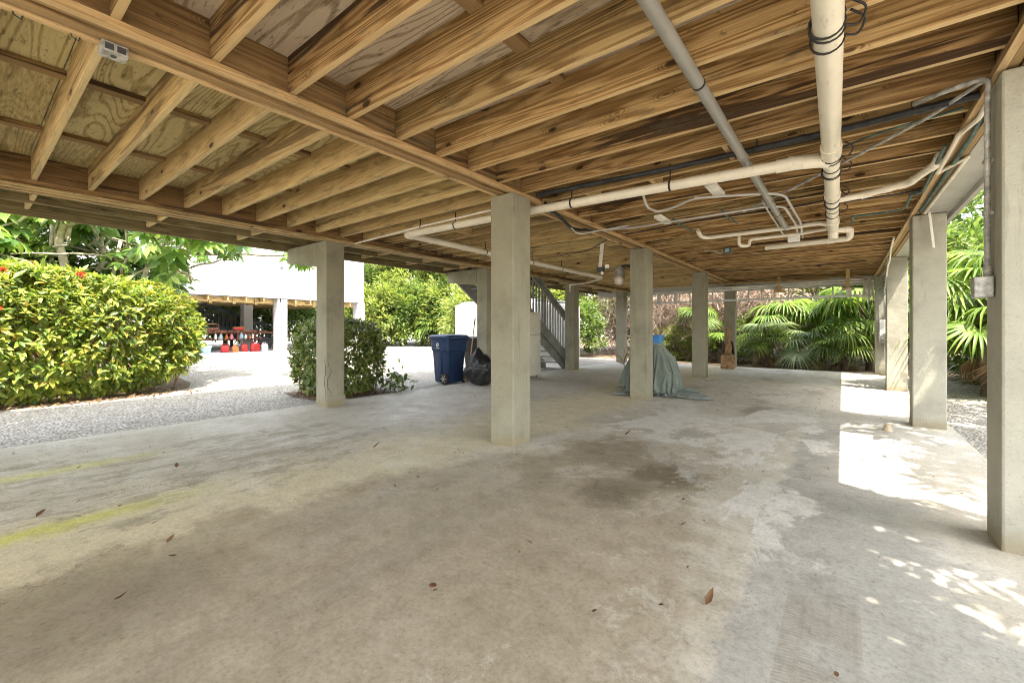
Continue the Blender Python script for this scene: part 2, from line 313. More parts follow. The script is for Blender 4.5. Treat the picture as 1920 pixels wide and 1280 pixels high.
# ------------------------------------------------------------ mesh helpers
class MB:
    def __init__(s): s.bm = bmesh.new()
    def box(s, x0, x1, y0, y1, z0, z1, bev=0, mat=None):
        ps = [(x0, y0, z0), (x1, y0, z0), (x1, y1, z0), (x0, y1, z0), (x0, y0, z1), (x1, y0, z1), (x1, y1, z1), (x0, y1, z1)]
        vs = [s.bm.verts.new(mat @ Vector(p) if mat else p) for p in ps]
        fs = [s.bm.faces.new([vs[i] for i in q]) for q in ((0, 3, 2, 1), (4, 5, 6, 7), (0, 1, 5, 4), (1, 2, 6, 5), (2, 3, 7, 6), (3, 0, 4, 7))]
        if bev:
            es = list({e for f in fs for e in f.edges})
            bmesh.ops.bevel(s.bm, geom=es, offset=bev, segments=2, profile=.5, affect='EDGES')
        return s
    def prism(s, prof, a0, a1, axis='X'):
        f = {'X': lambda a, p: (a, p[0], p[1]), 'Y': lambda a, p: (p[0], a, p[1]), 'Z': lambda a, p: (p[0], p[1], a)}[axis]
        A = [s.bm.verts.new(f(a0, p)) for p in prof]; B = [s.bm.verts.new(f(a1, p)) for p in prof]; n = len(prof)
        s.bm.faces.new(A[::-1]); s.bm.faces.new(B)
        for i in range(n): s.bm.faces.new((A[i], A[(i + 1) % n], B[(i + 1) % n], B[i]))
        return s
    def tube(s, pts, r, seg=12, cap=True, flat=1.0):
        pts = [Vector(p) for p in pts]; n = len(pts); rr = r if isinstance(r, (list, tuple)) else [r] * n
        rings = []; up = None
        for i, p in enumerate(pts):
            t = (pts[min(i + 1, n - 1)] - pts[max(i - 1, 0)]).normalized()
            if up is None: up = t.orthogonal().normalized()
            up = (up - t * up.dot(t));
            if up.length < 1e-6: up = t.orthogonal()
            up.normalize(); sd = t.cross(up)
            rings.append([s.bm.verts.new(p + (up * math.cos(a) * flat + sd * math.sin(a)) * rr[i]) for a in [2 * math.pi * k / seg for k in range(seg)]])
        for a, b in zip(rings, rings[1:]):
            for k in range(seg): s.bm.faces.new((a[k], a[(k + 1) % seg], b[(k + 1) % seg], b[k]))
        if cap: s.bm.faces.new(rings[0][::-1]); s.bm.faces.new(rings[-1])
        return s
    def lathe(s, prof, seg=24, c=(0, 0, 0), axis='Z', sx=1, sy=1):
        rings = []
        for r, z in prof:
            ring = []
            for k in range(seg):
                a = 2 * math.pi * k / seg; u, v = r * math.cos(a) * sx, r * math.sin(a) * sy
                q = {'Z': (u, v, z), 'X': (z, u, v), 'Y': (u, z, v)}[axis]
                ring.append(s.bm.verts.new((q[0] + c[0], q[1] + c[1], q[2] + c[2])))
            rings.append(ring)
        for a, b in zip(rings, rings[1:]):
            for k in range(seg): s.bm.faces.new((a[k], a[(k + 1) % seg], b[(k + 1) % seg], b[k]))
        s.bm.faces.new(rings[0][::-1]); s.bm.faces.new(rings[-1]); return s
    def ball(s, c, rx, ry, rz, sub=3, rot=None):
        m = Matrix.Translation(c) @ (rot.to_matrix().to_4x4() if rot else Matrix()) @ Matrix.Diagonal((rx, ry, rz, 1))
        bmesh.ops.create_icosphere(s.bm, subdivisions=sub, radius=1, matrix=m); return s
    def build(s, name, mat, parent=None, smooth=False, angle=None):
        me = bpy.data.meshes.new(name); bmesh.ops.recalc_face_normals(s.bm, faces=s.bm.faces); s.bm.to_mesh(me); s.bm.free()
        me.materials.append(mat)
        if smooth:
            for p in me.polygons: p.use_smooth = True
            if angle:
                try: me.set_sharp_from_angle(angle=R(angle))
                except Exception: pass
        o = bpy.data.objects.new(name, me); COL.objects.link(o)
        if parent: o.parent = parent
        return o
def tag(o, label=None, cat=None, group=None, kind=None):
    if label: o['label'] = label
    if cat: o['category'] = cat
    if group: o['group'] = group
    if kind: o['kind'] = kind
    return o
def thing(name, label, cat, loc=(0, 0, 0), rz=0, group=None):
    o = bpy.data.objects.new(name, None); COL.objects.link(o); o.empty_display_size = .2
    o.location = loc; o.rotation_euler = (0, 0, rz); return tag(o, label, cat, group)
def dup(src, parent=None, loc=None, rot=None, scale=None, label=None, deep=True):
    c = src.copy(); COL.objects.link(c)
    if parent is not None: c.parent = parent
    if loc is not None: c.location = loc
    if rot is not None: c.rotation_euler = rot
    if scale is not None: c.scale = scale if isinstance(scale, (tuple, list)) else (scale,) * 3
    if label: c['label'] = label
    if deep:
        for ch in list(src.children): dup(ch, c)
    return c
def raw_mesh(name, V, faces_flat, counts, mat, parent=None, smooth=False):
    me = bpy.data.meshes.new(name); V = np.ascontiguousarray(V, dtype=np.float32); me.vertices.add(len(V)); me.vertices.foreach_set('co', V.ravel())
    F = np.ascontiguousarray(faces_flat, dtype=np.int32).ravel(); cnt = np.asarray(counts, dtype=np.int32)
    me.loops.add(len(F)); me.loops.foreach_set('vertex_index', F); me.polygons.add(len(cnt))
    st = np.zeros(len(cnt), dtype=np.int32); st[1:] = np.cumsum(cnt)[:-1]; me.polygons.foreach_set('loop_start', st)
    try: me.polygons.foreach_set('loop_total', cnt)
    except Exception: pass
    me.materials.append(mat); me.update(calc_edges=True); me.validate()
    o = bpy.data.objects.new(name, me); COL.objects.link(o)
    if parent: o.parent = parent
    return o
T_S = np.array([0, .35, .7, 1, .32, .68, .32, .68]); T_W = np.array([0, 0, 0, 0, .5, .37, -.5, -.37])
T_F = [(0, 1, 4), (1, 2, 5, 4), (2, 3, 5), (0, 6, 1), (1, 6, 7, 2), (2, 7, 3)]
S_S = np.array([0, .5, 1, .5]); S_W = np.array([0, .5, 0, -.5]); S_F = [(0, 2, 1), (0, 3, 2)]
def norm(a): return a / (np.linalg.norm(a, axis=1, keepdims=True) + 1e-9)
def leaves(P, D, U, L, Wd, bend=.25, fold=.25, detail=True):
    S, Wt, F = (T_S, T_W, T_F) if detail else (S_S, S_W, S_F)
    N = len(P); D = norm(D); sd = norm(np.cross(D, U)); up = np.cross(sd, D)
    L = np.broadcast_to(L, (N,)); Wd = np.broadcast_to(Wd, (N,))
    V = P[:, None] + D[:, None] * (S * L[:, None])[..., None] + sd[:, None] * (Wt * Wd[:, None])[..., None]
    V = V + up[:, None] * (-bend * (S ** 2) * L[:, None] + fold * np.abs(Wt) * Wd[:, None])[..., None]
    k = len(S); off = (np.arange(N) * k)
    flat = np.array([i for f in F for i in f]); FF = (off[:, None] + flat[None]).ravel(); cnt = np.tile([len(f) for f in F], N)
    return V.reshape(-1, 3), FF, cnt
def cat_parts(parts):
    V = []; F = []; C = []; o = 0
    for v, f, c in parts: V.append(v); F.append(f + o); C.append(c); o += len(v)
    return np.concatenate(V), np.concatenate(F), np.concatenate(C)
rs = np.random.RandomState(7); random.seed(7)

# ============================================================ ground
g = MB(); g.bm.faces.new([g.bm.verts.new(p) for p in ((-300, -300, -.045), (300, -300, -.045), (300, 300, -.045), (-300, 300, -.045))])
tag(g.build('gravel_ground', M['gravel']), kind='structure')
g = MB(); g.box(-6.72, 1.06, -6, 15.2, -.2, 0, .012); tag(g.build('concrete_floor', M['concrete']), kind='structure')
def soil_patch(name, pts, z):
    b = MB(); b.bm.faces.new([b.bm.verts.new((x, y, z)) for x, y in pts]); tag(b.build(name, M['soil']), kind='structure')
soil_patch('planting_soil', [(-14, -6), (-10.3, -6), (-10.15, -1), (-10.15, 1.6), (-10.4, 2.5), (-11.0, 3.0), (-12.0, 3.3), (-14, 3.5)], -.040)
soil_patch('hedge_soil', [(-8.6, 3.9), (-8.0, 3.75), (-7.3, 3.8), (-7.0, 4.3), (-7.05, 5.3), (-8.0, 5.4), (-8.5, 5.1)], -.036)
soil_patch('back_soil', [(-14, 17.6), (-8, 16.9), (-3, 15.9), (1, 15.5), (2.2, 14.6), (3.2, 10), (3.6, 6), (14, 4), (30, 40), (-26, 60), (-40, 40), (-30, 24), (-20, 22.5)], -.041)

# ============================================================ the stilt house
H = thing('stilt_house', 'stilt house over the open concrete carport, timber joists overhead on sage square columns', 'house', (-2.8, 5, 0))
def hp(b, name, mat, sm=False): 
    o = b.build(name, mat, H, sm); o.matrix_parent_inverse = Matrix.Translation((2.8, -5, 0)); return o
CW = .305
ROWS = (-.33, 3.45, 7.2, 11.1, 14.75)
cols = {}
def column(x0, y0, z1, pale):
    b = MB(); b.box(0, CW, 0, CW, -.04, z1, .012)
    o = b.build('column', M['column_lit' if pale else 'column'], H); o.location = (x0 + 2.8, y0 - 5, 0); return o
for i, y in enumerate(ROWS):
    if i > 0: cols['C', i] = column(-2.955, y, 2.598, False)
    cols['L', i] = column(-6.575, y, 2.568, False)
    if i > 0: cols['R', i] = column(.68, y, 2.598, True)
cols['C', 1]['label'] = 'sage square column standing nearest in the middle of the carport'
cols['L', 1]['label'] = 'sage column with a corbel and a long vertical crack near its foot'
for i in (1, 2):      # haunched brackets on the outer columns
    b = MB(); b.prism([(-6.577, 2.21), (-6.577, 2.566), (-7.56, 2.566), (-7.56, 2.32)], 0.004, CW - .004, 'Y'); bmesh.ops.bevel(b.bm, geom=b.bm.edges[:], offset=.012, segments=2, affect='EDGES')
    o = b.build('bracket', M['column'], cols['L', i]); o.location = (6.575, 0, 0)
# crack
def zig(x, y, z0, z1, nx, ny, amp, w, par, seed):
    rr = random.Random(seed); b = MB(); n = 22; prev = None
    for k in range(n + 1):
        z = z0 + (z1 - z0) * k / n; o = amp * (rr.random() - .5) + amp * math.sin(k * .5) * .6; ww = w * math.sin(math.pi * (k + .4) / (n + .8)) * (.5 + rr.random()) + .0012
        a = (x + nx * (o - ww), y + ny * (o - ww), z); c = (x + nx * (o + ww), y + ny * (o + ww), z)
        cur = [b.bm.verts.new(a), b.bm.verts.new(c)]
        if prev: b.bm.faces.new((prev[0], prev[1], cur[1], cur[0]))
        prev = cur
    return b.build('crack', M['crack'], par)
zig(CW - .03, -.003, .08, .78, 1, 0, .03, .007, cols['L', 1], 3)
zig(CW + .003, .05, .10, .72, 0, 1, .04, .003, cols['L', 1], 8)
b = MB(); b.box(.02, CW + .012, .02, CW + .012, -.03, .16, .006); b.build('patch_base', M['column'], cols['L', 1])

JY = [.448 + .4064 * k for k in range(-4, 37)]
ZT = 2.885; ZB = 2.65
# joists (one mesh per bay, every joist an object)
jm = {}
def joist(x0, x1, y, mat, key, z0=ZB):
    if key not in jm:
        b = MB(); b.box(-(x1 - x0) / 2, (x1 - x0) / 2, -.019, .019, z0 - 2.75, ZT - 2.75, .003)
        o = b.build('joist', mat, H); jm[key] = o
    else:
        o = jm[key].copy(); COL.objects.link(o)
    o.location = ((x0 + x1) / 2 + 2.8, y - 5, 2.75); o.rotation_euler = (random.uniform(-.012, .012), random.uniform(-.0015, .0015), random.uniform(-.0012, .0012)); return o
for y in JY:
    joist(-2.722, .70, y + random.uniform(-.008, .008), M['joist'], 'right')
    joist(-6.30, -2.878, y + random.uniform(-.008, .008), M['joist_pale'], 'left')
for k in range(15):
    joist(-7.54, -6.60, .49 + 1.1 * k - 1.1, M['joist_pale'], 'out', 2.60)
# beams
def beam(xs, y0, y1, z0, mat):
    b = MB()
    for i, (a, c) in enumerate(xs): b.box(a, c, y0, y1, z0 + (.012, .0, .014)[i % 3], ZT + .004, .004)
    return hp(b, 'beam', mat)
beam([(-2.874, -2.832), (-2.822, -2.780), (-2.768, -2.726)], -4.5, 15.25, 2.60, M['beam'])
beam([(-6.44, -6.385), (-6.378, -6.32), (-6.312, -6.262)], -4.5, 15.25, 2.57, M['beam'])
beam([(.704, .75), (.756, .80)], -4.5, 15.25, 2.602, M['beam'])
for (a, c, z0) in ((-2.722, -2.682, 2.603), (-2.918, -2.878, 2.603), (-6.258, -6.205, 2.548), (-6.49, -6.444, 2.572), (.66, .70, 2.604)):
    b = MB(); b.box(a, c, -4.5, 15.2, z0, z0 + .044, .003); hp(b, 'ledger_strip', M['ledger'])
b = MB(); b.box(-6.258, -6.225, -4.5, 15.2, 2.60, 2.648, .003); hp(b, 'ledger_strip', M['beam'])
# outer walkway boards and rims
b = MB(); b.box(-7.04, -7.00, -4.5, 15.3, 2.575, 2.80, .004); hp(b, 'rim_board', M['rim'])
b = MB(); b.box(-7.62, -7.575, -4.5, 15.3, 2.53, 2.88, .004); hp(b, 'rim_board', M['rim'])
b = MB(); b.box(-6.60, -6.56, -4.5, 15.3, 2.585, 2.83, .004); hp(b, 'rim_board', M['rim'])
b = MB(); b.box(.804, 1.022, -4.5, 15.2, 2.602, 2.62); hp(b, 'soffit', M['fascia'])
b = MB(); b.box(1.024, 1.07, -4.5, 15.35, 2.545, 3.0, .004); hp(b, 'fascia', M['fascia'])
b = MB(); b.box(-7.56, 1.02, 15.30, 15.345, 2.42, 3.0, .004); hp(b, 'fascia', M['fascia'])
b = MB(); b.box(-7.56, 1.02, -4.60, -4.555, 2.5, 3.0, .004); hp(b, 'fascia', M['fascia'])
# plywood sheets
ps = {}
def sheet(x0, x1, y0, y1, mat):
    key = (round(x1 - x0, 2), mat.name)
    if key not in ps:
        b = MB(); b.box(-(x1 - x0) / 2 + .003, (x1 - x0) / 2 - .003, -(y1 - y0) / 2 + .003, (y1 - y0) / 2 - .003, -.008, .008)
        ps[key] = o = b.build('plywood_sheet', mat, H)
    else: o = ps[key].copy(); COL.objects.link(o)
    o.location = ((x0 + x1) / 2 + 2.8, (y0 + y1) / 2 - 5, ZT + .0085)
YS = [-4.55 + 2.484 * k for k in range(9)]
for y0, y1 in zip(YS, YS[1:]):
    for x0, x1, w in ((-7.57, -6.62, 1), (-6.56, -5.31, 1), (-5.31, -4.05, 1), (-4.05, -2.79, 1), (-2.79, -1.50, 0), (-1.50, -.20, 0), (-.20, 1.02, 0)):
        sheet(x0, x1, y0, y1, M['ply_warm' if w and y0 < 2.4 else 'ply_grey'])
for x in (-5.31, -4.05): b = MB(); b.box(x - .045, x + .045, -4.5, 15.2, ZT - .036, ZT - .0015, .002); hp(b, 'seam_batten', M['beam'])
for x in (-1.50, -.20): b = MB(); b.box(x - .045, x + .045, -4.5, 15.2, ZT - .038, ZT - .0015, .002); hp(b, 'seam_batten', M['beam'])
# short blocking visible between joists
for x, k, side in ((-1.5, 9, 1), (-.75, 8, 1), (-4.6, 10, 1), (-4.9, 13, 1), (-3.7, 9, 1), (-2.2, 9, 1)):
    y = .448 + .4064 * k; b = MB(); b.box(x - .02, x + .02, y + .02, y + .386, 2.66, ZT - .01, .003); hp(b, 'blocking', M['ledger'])
# floor, walls and roof of the storey above
b = MB(); b.box(-7.57, 1.02, -4.55, 15.29, 2.903, 3.02); hp(b, 'upper_floor', M['housewall'])
b = MB(); b.box(-7.4, .95, -4.4, 15.1, 3.022, 4.7); hp(b, 'upper_wall', M['housewall'])
b = MB(); b.box(-7.75, 1.05, -4.6, 15.3, 4.702, 5.08); hp(b, 'roof', M['housewall'])
b = MB(); b.prism([(-4.6, 5.082), (-.5, 5.082), (-.9, 6.15), (-4.2, 6.15)], -7.75, .6, 'X'); hp(b, 'roof_shade_block', M['housewall'])  # unseen block added above the roof to shade the left shrub

# ============================================================ pipes under the joists
def fillet(pts, rad, n=6):
    pts = [Vector(p) for p in pts]; out = [pts[0]]
    for a, b_, c in zip(pts, pts[1:], pts[2:]):
        d1 = (a - b_); d2 = (c - b_); r_ = min(rad, d1.length * .45, d2.length * .45); p0 = b_ + d1.normalized() * r_; p1 = b_ + d2.normalized() * r_
        for k in range(n + 1):
            t = k / n; out.append(p0 * (1 - t) ** 2 + b_ * 2 * t * (1 - t) + p1 * t * t)
    out.append(pts[-1]); return out
def along(pts, s):
    pts = [Vector(p) for p in pts]
    for a, b_ in zip(pts, pts[1:]):
        l = (b_ - a).length
        if s <= l: return a + (b_ - a) * (s / l), (b_ - a).normalized()
        s -= l
    return pts[-1], (pts[-1] - pts[-2]).normalized()
def pipe(name, label, cat, pts, r, mat, rad=.08, rings=(), straps=(), elbows=(), group=None, seg=14, strap_mat=None):
    base = Vector(pts[0]); t = thing(name, label, cat, base, 0, group); q = [Vector(p) - base for p in pts]
    MB().tube(fillet(q, rad), r, seg).build('pipe', mat, t, True, 50)
    for s, ln in rings:
        p, d = along(q, s); MB().tube([p - d * ln / 2, p + d * ln / 2], r * 1.16, seg).build('coupling', mat, t, True, 50)
    for s in straps:
        p, d = along(q, s); b = MB(); b.tube([p - d * .009, p + d * .009], r * 1.07, seg); b.box(p.x - .005, p.x + .005, p.y - .005, p.y + .005, p.z + r * .9, ZB - base.z + .05)
        b.build('strap', strap_mat or M['strap'], t)
    for i in elbows:
        a, c, d = q[i - 1], q[i], q[i + 1]; e = rad * 1.25
        p0 = c + (a - c).normalized() * e; p1 = c + (d - c).normalized() * e
        MB().tube(fillet([p0, c, p1], rad), r * 1.16, seg).build('elbow', mat, t, True, 50)
    return t
mainp = pipe('drain_pipe', 'thick cream drain pipe running straight away overhead at the right, wound with black wire', 'pipe',
     [(-.03, -2.0, 2.585), (-.05, 2.2, 2.555), (-.10, 7.05, 2.52), (-.10, 7.08, 2.40)], .058, M['pvc'], .05, rings=[(6.0, .2), (7.3, .16), (8.6, .2)], straps=[3.2, 6.4, 7.9])
# wye to the long cross pipe
b = MB(); b.tube(fillet([(-.04, 6.42, -.045), (-.06, 6.18, -.055), (-.30, 5.985, -.088)], .12), .054, 14); b.build('wye', M['pvc'], mainp, True, 50)
def wire(pts, r=.004, mat=None, par=None, name='wire'): return MB().tube(pts, r, 6).build(name, mat or M['strap'], par, True)
for yy, k in ((2.32, 2), (2.45, 1), (4.05, 3), (4.5, 2), (5.35, 2), (5.6, 2), (6.1, 1)):
    pts = []
    for j in range(18 * k + 1):
        a = 2 * math.pi * j / 18; pts.append((-.055 + .03 + .066 * math.cos(a) - .01 * (yy - 2.2), yy + 2 + .05 * j / 18 + .01 * math.sin(a * .5), -.025 - .007 * (yy - 2.2) + .066 * math.sin(a)))
    q_ = pts[-1]; pts = pts[:-1] + fillet([q_, (q_[0] + .05, q_[1] + .06, q_[2] + .01), (q_[0] + .08, q_[1] + .02, q_[2] + .06), (q_[0] + .02, q_[1] - .05, .05)], .05, 5)
    wire(pts, .0055, None, mainp)
pipe('drain_pipe', 'long cream pipe crossing behind the nearest middle column, elbowing back at its left end', 'pipe',
     [(-.24, 3.99, 2.49), (-2.69, 3.90, 2.515), (-4.92, 3.91, 2.545), (-4.80, 6.5, 2.50), (-4.62, 9.5, 2.45)], .045, M['pvc'], .075,
     rings=[(.10, .16), (10.1, .18)], straps=[1.0, 2.0, 3.7, 6.3, 7.6, 8.6], elbows=[2])
pipe('conduit', 'thin white conduit sloping along the joists to the top of the cracked column', 'conduit', [(-2.97, 3.83, 2.60), (-4.5, 3.86, 2.60), (-6.5, 3.92, 2.575), (-6.52, 3.72, 2.56)], .012, M['white_paint'], .05, straps=[1.6])
pipe('vent_pipe', 'dark grey pipe running overhead beside the thick cream one', 'pipe', [(-.68, -2, 2.62), (-.665, 1.8, 2.615), (-.61, 6.9, 2.575)], .035, M['pvc_grey'], .05, rings=[(5.9, .08), (7.4, .08)], straps=[4.6, 8.0])
pipe('water_pipe', 'black pipe clipped along a joist beneath the grey and cream pipes', 'pipe', [(.66, 3.80, 2.625), (.06, 3.855, 2.625), (-1.2, 3.88, 2.63), (-2.6, 3.80, 2.64)], .024, M['black_pipe'], .05, rings=[(.25, .06), (.9, .05)], straps=[.3, 1.2])
pipe('drain_pipe', 'cream branch pipe leaving the thick cream pipe to the right with two bends', 'pipe', [(-.06, 5.5, 2.52), (.17, 5.55, 2.545), (.49, 5.43, 2.565), (.63, 5.07, 2.60), (.66, 4.95, 2.70)], .032, M['pvc'], .06, rings=[(.25, .07), (.42, .06)], elbows=[2, 3])
pipe('water_pipe', 'slim cream water pipe zigzagging beside the nearest right-hand column', 'pipe', [(.71, 3.86, 2.60), (.71, 4.11, 2.585), (.655, 4.35, 2.58), (.665, 5.30, 2.58), (.80, 4.97, 2.585), (.80, 5.0, 2.59), (.77, 7.0, 2.575)], .015, M['pvc'], .03, rings=[(1.0, .04), (2.4, .04)], elbows=[2, 3])
pipe('water_pipe', 'dull green water pipe beside the slim cream one', 'pipe', [(.725, 4.15, 2.60), (.735, 4.45, 2.585), (.735, 7.02, 2.60)], .016, M['green_pipe'], .03)
pipe('water_pipe', 'short dull green pipe with a step over the branch pipe', 'pipe', [(.62, 4.6, 2.60), (.64, 5.95, 2.585), (.56, 6.0, 2.585), (.57, 6.6, 2.585)], .013, M['green_pipe'], .03, elbows=[1, 2])
pipe('water_pipe', 'small green pipe stub with two drops on the far joists', 'pipe', [(.56, 6.75, 2.60), (.30, 6.75, 2.585), (.10, 6.72, 2.585), (.10, 7.15, 2.58)], .012, M['green_pipe'], .03, elbows=[2])
pipe('brace_pipe', 'thin grey diagonal tube tied below the joists across the thick cream pipe', 'tube', [(.66, 3.62, 2.64), (.45, 3.92, 2.60), (.07, 4.46, 2.60), (-.42, 5.11, 2.60), (-.95, 5.8, 2.62)], .012, M['galv'], .05, rings=[(.95, .06)])
pipe('conduit', 'grey conduit looping down then running right and bending away, higher of the two', 'conduit', [(-1.62, 4.28, 2.60), (-1.66, 4.5, 2.50), (-1.66, 4.86, 2.53), (-1.45, 4.85, 2.555), (-1.24, 4.72, 2.575), (-.58, 5.02, 2.575), (-.47, 5.2, 2.575), (-.43, 6.6, 2.575), (-.47, 7.7, 2.56)], .013, M['conduit'], .12, rings=[(1.1, .05)])
pipe('conduit', 'grey conduit running level beside the loop and bending away, lower of the two', 'conduit', [(-2.66, 5.65, 2.62), (-2.31, 5.62, 2.58), (-.66, 5.57, 2.58), (-.52, 5.7, 2.58), (-.49, 6.73, 2.58), (-.52, 7.7, 2.56)], .013, M['conduit'], .09, rings=[(2.5, .05)])
pipe('conduit', 'short grey conduit bent down beside the dark grey pipe', 'conduit', [(-.70, 5.42, 2.62), (-.69, 5.7, 2.58), (-.68, 7.3, 2.57)], .010, M['conduit'], .05)
pipe('trap_pipe', 'cream waste pipe with a turned-up left end below the far joists', 'pipe', [(-1.67, 6.6, 2.63), (-1.67, 6.75, 2.575), (-1.60, 6.86, 2.565), (-.63, 6.87, 2.57), (-.22, 6.76, 2.56), (-.11, 6.9, 2.53)], .028, M['pvc'], .07, rings=[(1.45, .06)])
pipe('trap_pipe', 'cream waste pipe with a hanging U-shaped trap at its left end', 'pipe', [(-1.22, 7.1, 2.64), (-1.22, 7.1, 2.44), (-1.10, 7.2, 2.44), (-1.10, 7.22, 2.535), (-.5, 7.3, 2.55), (-.15, 7.15, 2.55)], .022, M['pvc'], .05, rings=[(.55, .05)])
pipe('trap_pipe', 'cream waste pipe looping back from the end of the thick cream pipe', 'pipe', [(-.08, 7.06, 2.50), (.08, 7.20, 2.52), (.08, 7.35, 2.52), (.08, 7.4, 2.43), (-.30, 7.55, 2.45), (-.95, 7.72, 2.47)], .036, M['pvc'], .06, rings=[(.15, .06), (.7, .07)], elbows=[2])
# white cleats that carry the conduits
def cleat(x, y, lx, ly, label):
    b = MB(); b.box(-lx / 2, lx / 2, -ly / 2, ly / 2, 0, .04, .004); o = b.build('cleat_board', M['white_paint']); o.location = (x, y, 2.604); tag(o, label, 'board')
cleat(-1.03, 4.72, .10, .46, 'white painted cleat under the joists just beyond the long crossing pipe'); cleat(-1.85, 5.60, .09, .42, 'white painted cleat left of the conduits, nearer the middle beam')
for x, y, s in ((-1.15, 5.95, 0), (-1.75, 6.05, 0)):
    pipe('water_pipe', 'thin dark green tube across the joists, ' + ('nearer the dark grey pipe' if x > -1.5 else 'nearer the middle beam'), 'tube', [(x, y - .35, 2.63), (x, y, 2.62), (x + .02, y + .5, 2.635)], .012, M['green_pipe'])
pipe('cable', 'black cable sagging along the far joists behind the conduits', 'cable', [(-2.6, 6.2, 2.645), (-1.6, 5.98, 2.63), (-.6, 5.95, 2.625), (.1, 5.9, 2.64)], .009, M['black_pipe'], .2)
pipe('cable', 'black cable bundle slung under the middle beam past the nearest column', 'cable', [(-2.62, 4.0, 2.60), (-2.8, 4.7, 2.575), (-2.95, 5.2, 2.57), (-2.8, 5.5, 2.60)], .02, M['black_pipe'], .2)
pipe('cable', 'thin grey cable looping below the middle beam beside the white strip', 'cable', [(-2.9, 5.0, 2.59), (-2.85, 5.15, 2.48), (-2.6, 5.25, 2.52), (-2.3, 5.55, 2.60)], .009, M['conduit'], .1)
for lab, pts in (('thin black cable along the far joists right of the thick cream pipe', [(.0, 6.1, 2.635), (.35, 6.05, 2.62), (.64, 6.1, 2.64)]), ('thin black cable crossing the joists left of the draped column', [(-2.95, 6.3, 2.63), (-3.6, 6.9, 2.60), (-4.3, 7.1, 2.635)]),
        ('pair-like dark cable sagging over the joists behind the second middle column', [(-3.1, 8.4, 2.64), (-3.5, 9.2, 2.59), (-4.2, 9.6, 2.64)]), ('dark cable stapled along the outer beam at the left', [(-6.1, 4.2, 2.66), (-6.05, 6.0, 2.63), (-6.1, 7.2, 2.66)]), ('thin green wire beside the black pipe near the nearest right-hand column', [(.62, 3.98, 2.63), (.2, 4.05, 2.61), (-.02, 4.3, 2.64)]), ('thin black cable along the far joists right of the farthest middle column', [(-2.6, 11.4, 2.63), (-1.2, 11.5, 2.59), (.4, 11.6, 2.63)])):
    pipe('cable', lab, 'cable', pts, .009, M['green_pipe' if 'green' in lab else 'black_pipe'], .3, seg=8)
pipe('drain_pipe', 'short cream pipe with a drop at the top of the far left column', 'pipe', [(-4.62, 9.55, 2.44), (-5.4, 10.4, 2.46), (-6.35, 11.0, 2.50), (-6.37, 11.06, 2.30)], .022, M['pvc'], .06, elbows=[2])
t = thing('outlet_box', 'small green metal outlet box hanging below the far joists', 'junction box', (-1.58, 8.15, 2.56)); MB().box(-.06, .06, -.03, .03, -.05, .05, .006).build('box', M['green_pipe'], t); MB().box(-.03, .03, -.036, -.031, -.03, .03, .002).build('cover', M['lightblue'], t); MB().tube([(-.06, 0, 0), (-.12, .05, -.04), (-.2, .05, .02), (-.4, .1, .06)], .008, 8).build('cable', M['conduit'], t, True)
t = thing('junction_box', 'clear plastic junction box among the conduit ends', 'junction box', (-.56, 7.45, 2.52)); MB().box(-.07, .07, -.05, .05, -.05, .05, .01).build('box', M['alu'], t); MB().box(-.075, .075, -.056, -.05, -.055, .055, .004).build('cover', M['white_plastic'], t)
# weathered block hung at the beam
t = thing('junction_box', 'weathered white block fixed under the middle beam at the upper left', 'junction box', (-2.86, .47, 2.60)); 
b = MB(); b.box(-.045, .045, -.05, .05, -.05, -.002, .004); b.build('block', M['galv'], t); 
for i in (-1, 1): MB().box(.046, .049, i * .022 - .016, i * .022 + .016, -.044, -.014).build('slot', M['darkgrey'], t)
MB().lathe([(.012, -.0535), (.012, -.0505)], 14).build('knockout', M['darkgrey'], t)
for x, y in ((-2.70, .14), (-2.70, .32)):
    wire([(x - .2, y, 2.62), (x - .2, y + .01, 2.59), (x - .19, y + .03, 2.575), (x - .18, y + .035, 2.59)], .003, M['strap'], None, 'hook'); o = COL.objects[-1] if False else bpy.data.objects[[k for k in bpy.data.objects.keys() if k.startswith('hook')][-1]]
    tag(o, 'small bent wire hook under the middle beam, ' + ('left one' if y < .2 else 'nearer the weathered block'), 'hook')
# grey conduit and box on the nearest right column
t = thing('conduit', 'grey conduit with a junction box running down the nearest right-hand column', 'conduit', (.655, 3.60, 1.40))
MB().tube(fillet([(0, 0, .1), (-.005, -.03, 1.10), (.0, -.05, 1.22), (-.12, .02, 1.235), (-.3, .12, 1.23)], .07), .014, 12).build('pipe', M['galv'], t, True)
MB().box(-.06, .02, -.045, .045, -.02, .10, .006).build('box', M['galv'], t); MB().tube([(0, 0, .1), (0, 0, .16)], .019, 12).build('coupling', M['galv'], t, True)
for z in (.75, .45): MB().box(-.017, .024, -.022, .022, z, z + .02, .002).build('strap', M['galv'], t)
t = tag(MB().box(-.012, .012, -.012, .012, 0, .46, .002, Matrix.Rotation(R(-5), 4, 'Y')).build('batten', M['white_paint']), 'short white batten hanging against the second right-hand column', 'batten'); t.location = (.86, 7.12, 2.17)
pipe('conduit', 'white conduit curving down to the top of the third right-hand column', 'conduit', [(.64, 9.0, 2.64), (.66, 9.9, 2.58), (.70, 10.6, 2.50), (.69, 11.05, 2.40), (.672, 11.2, 2.0)], .014, M['white_paint'], .2)

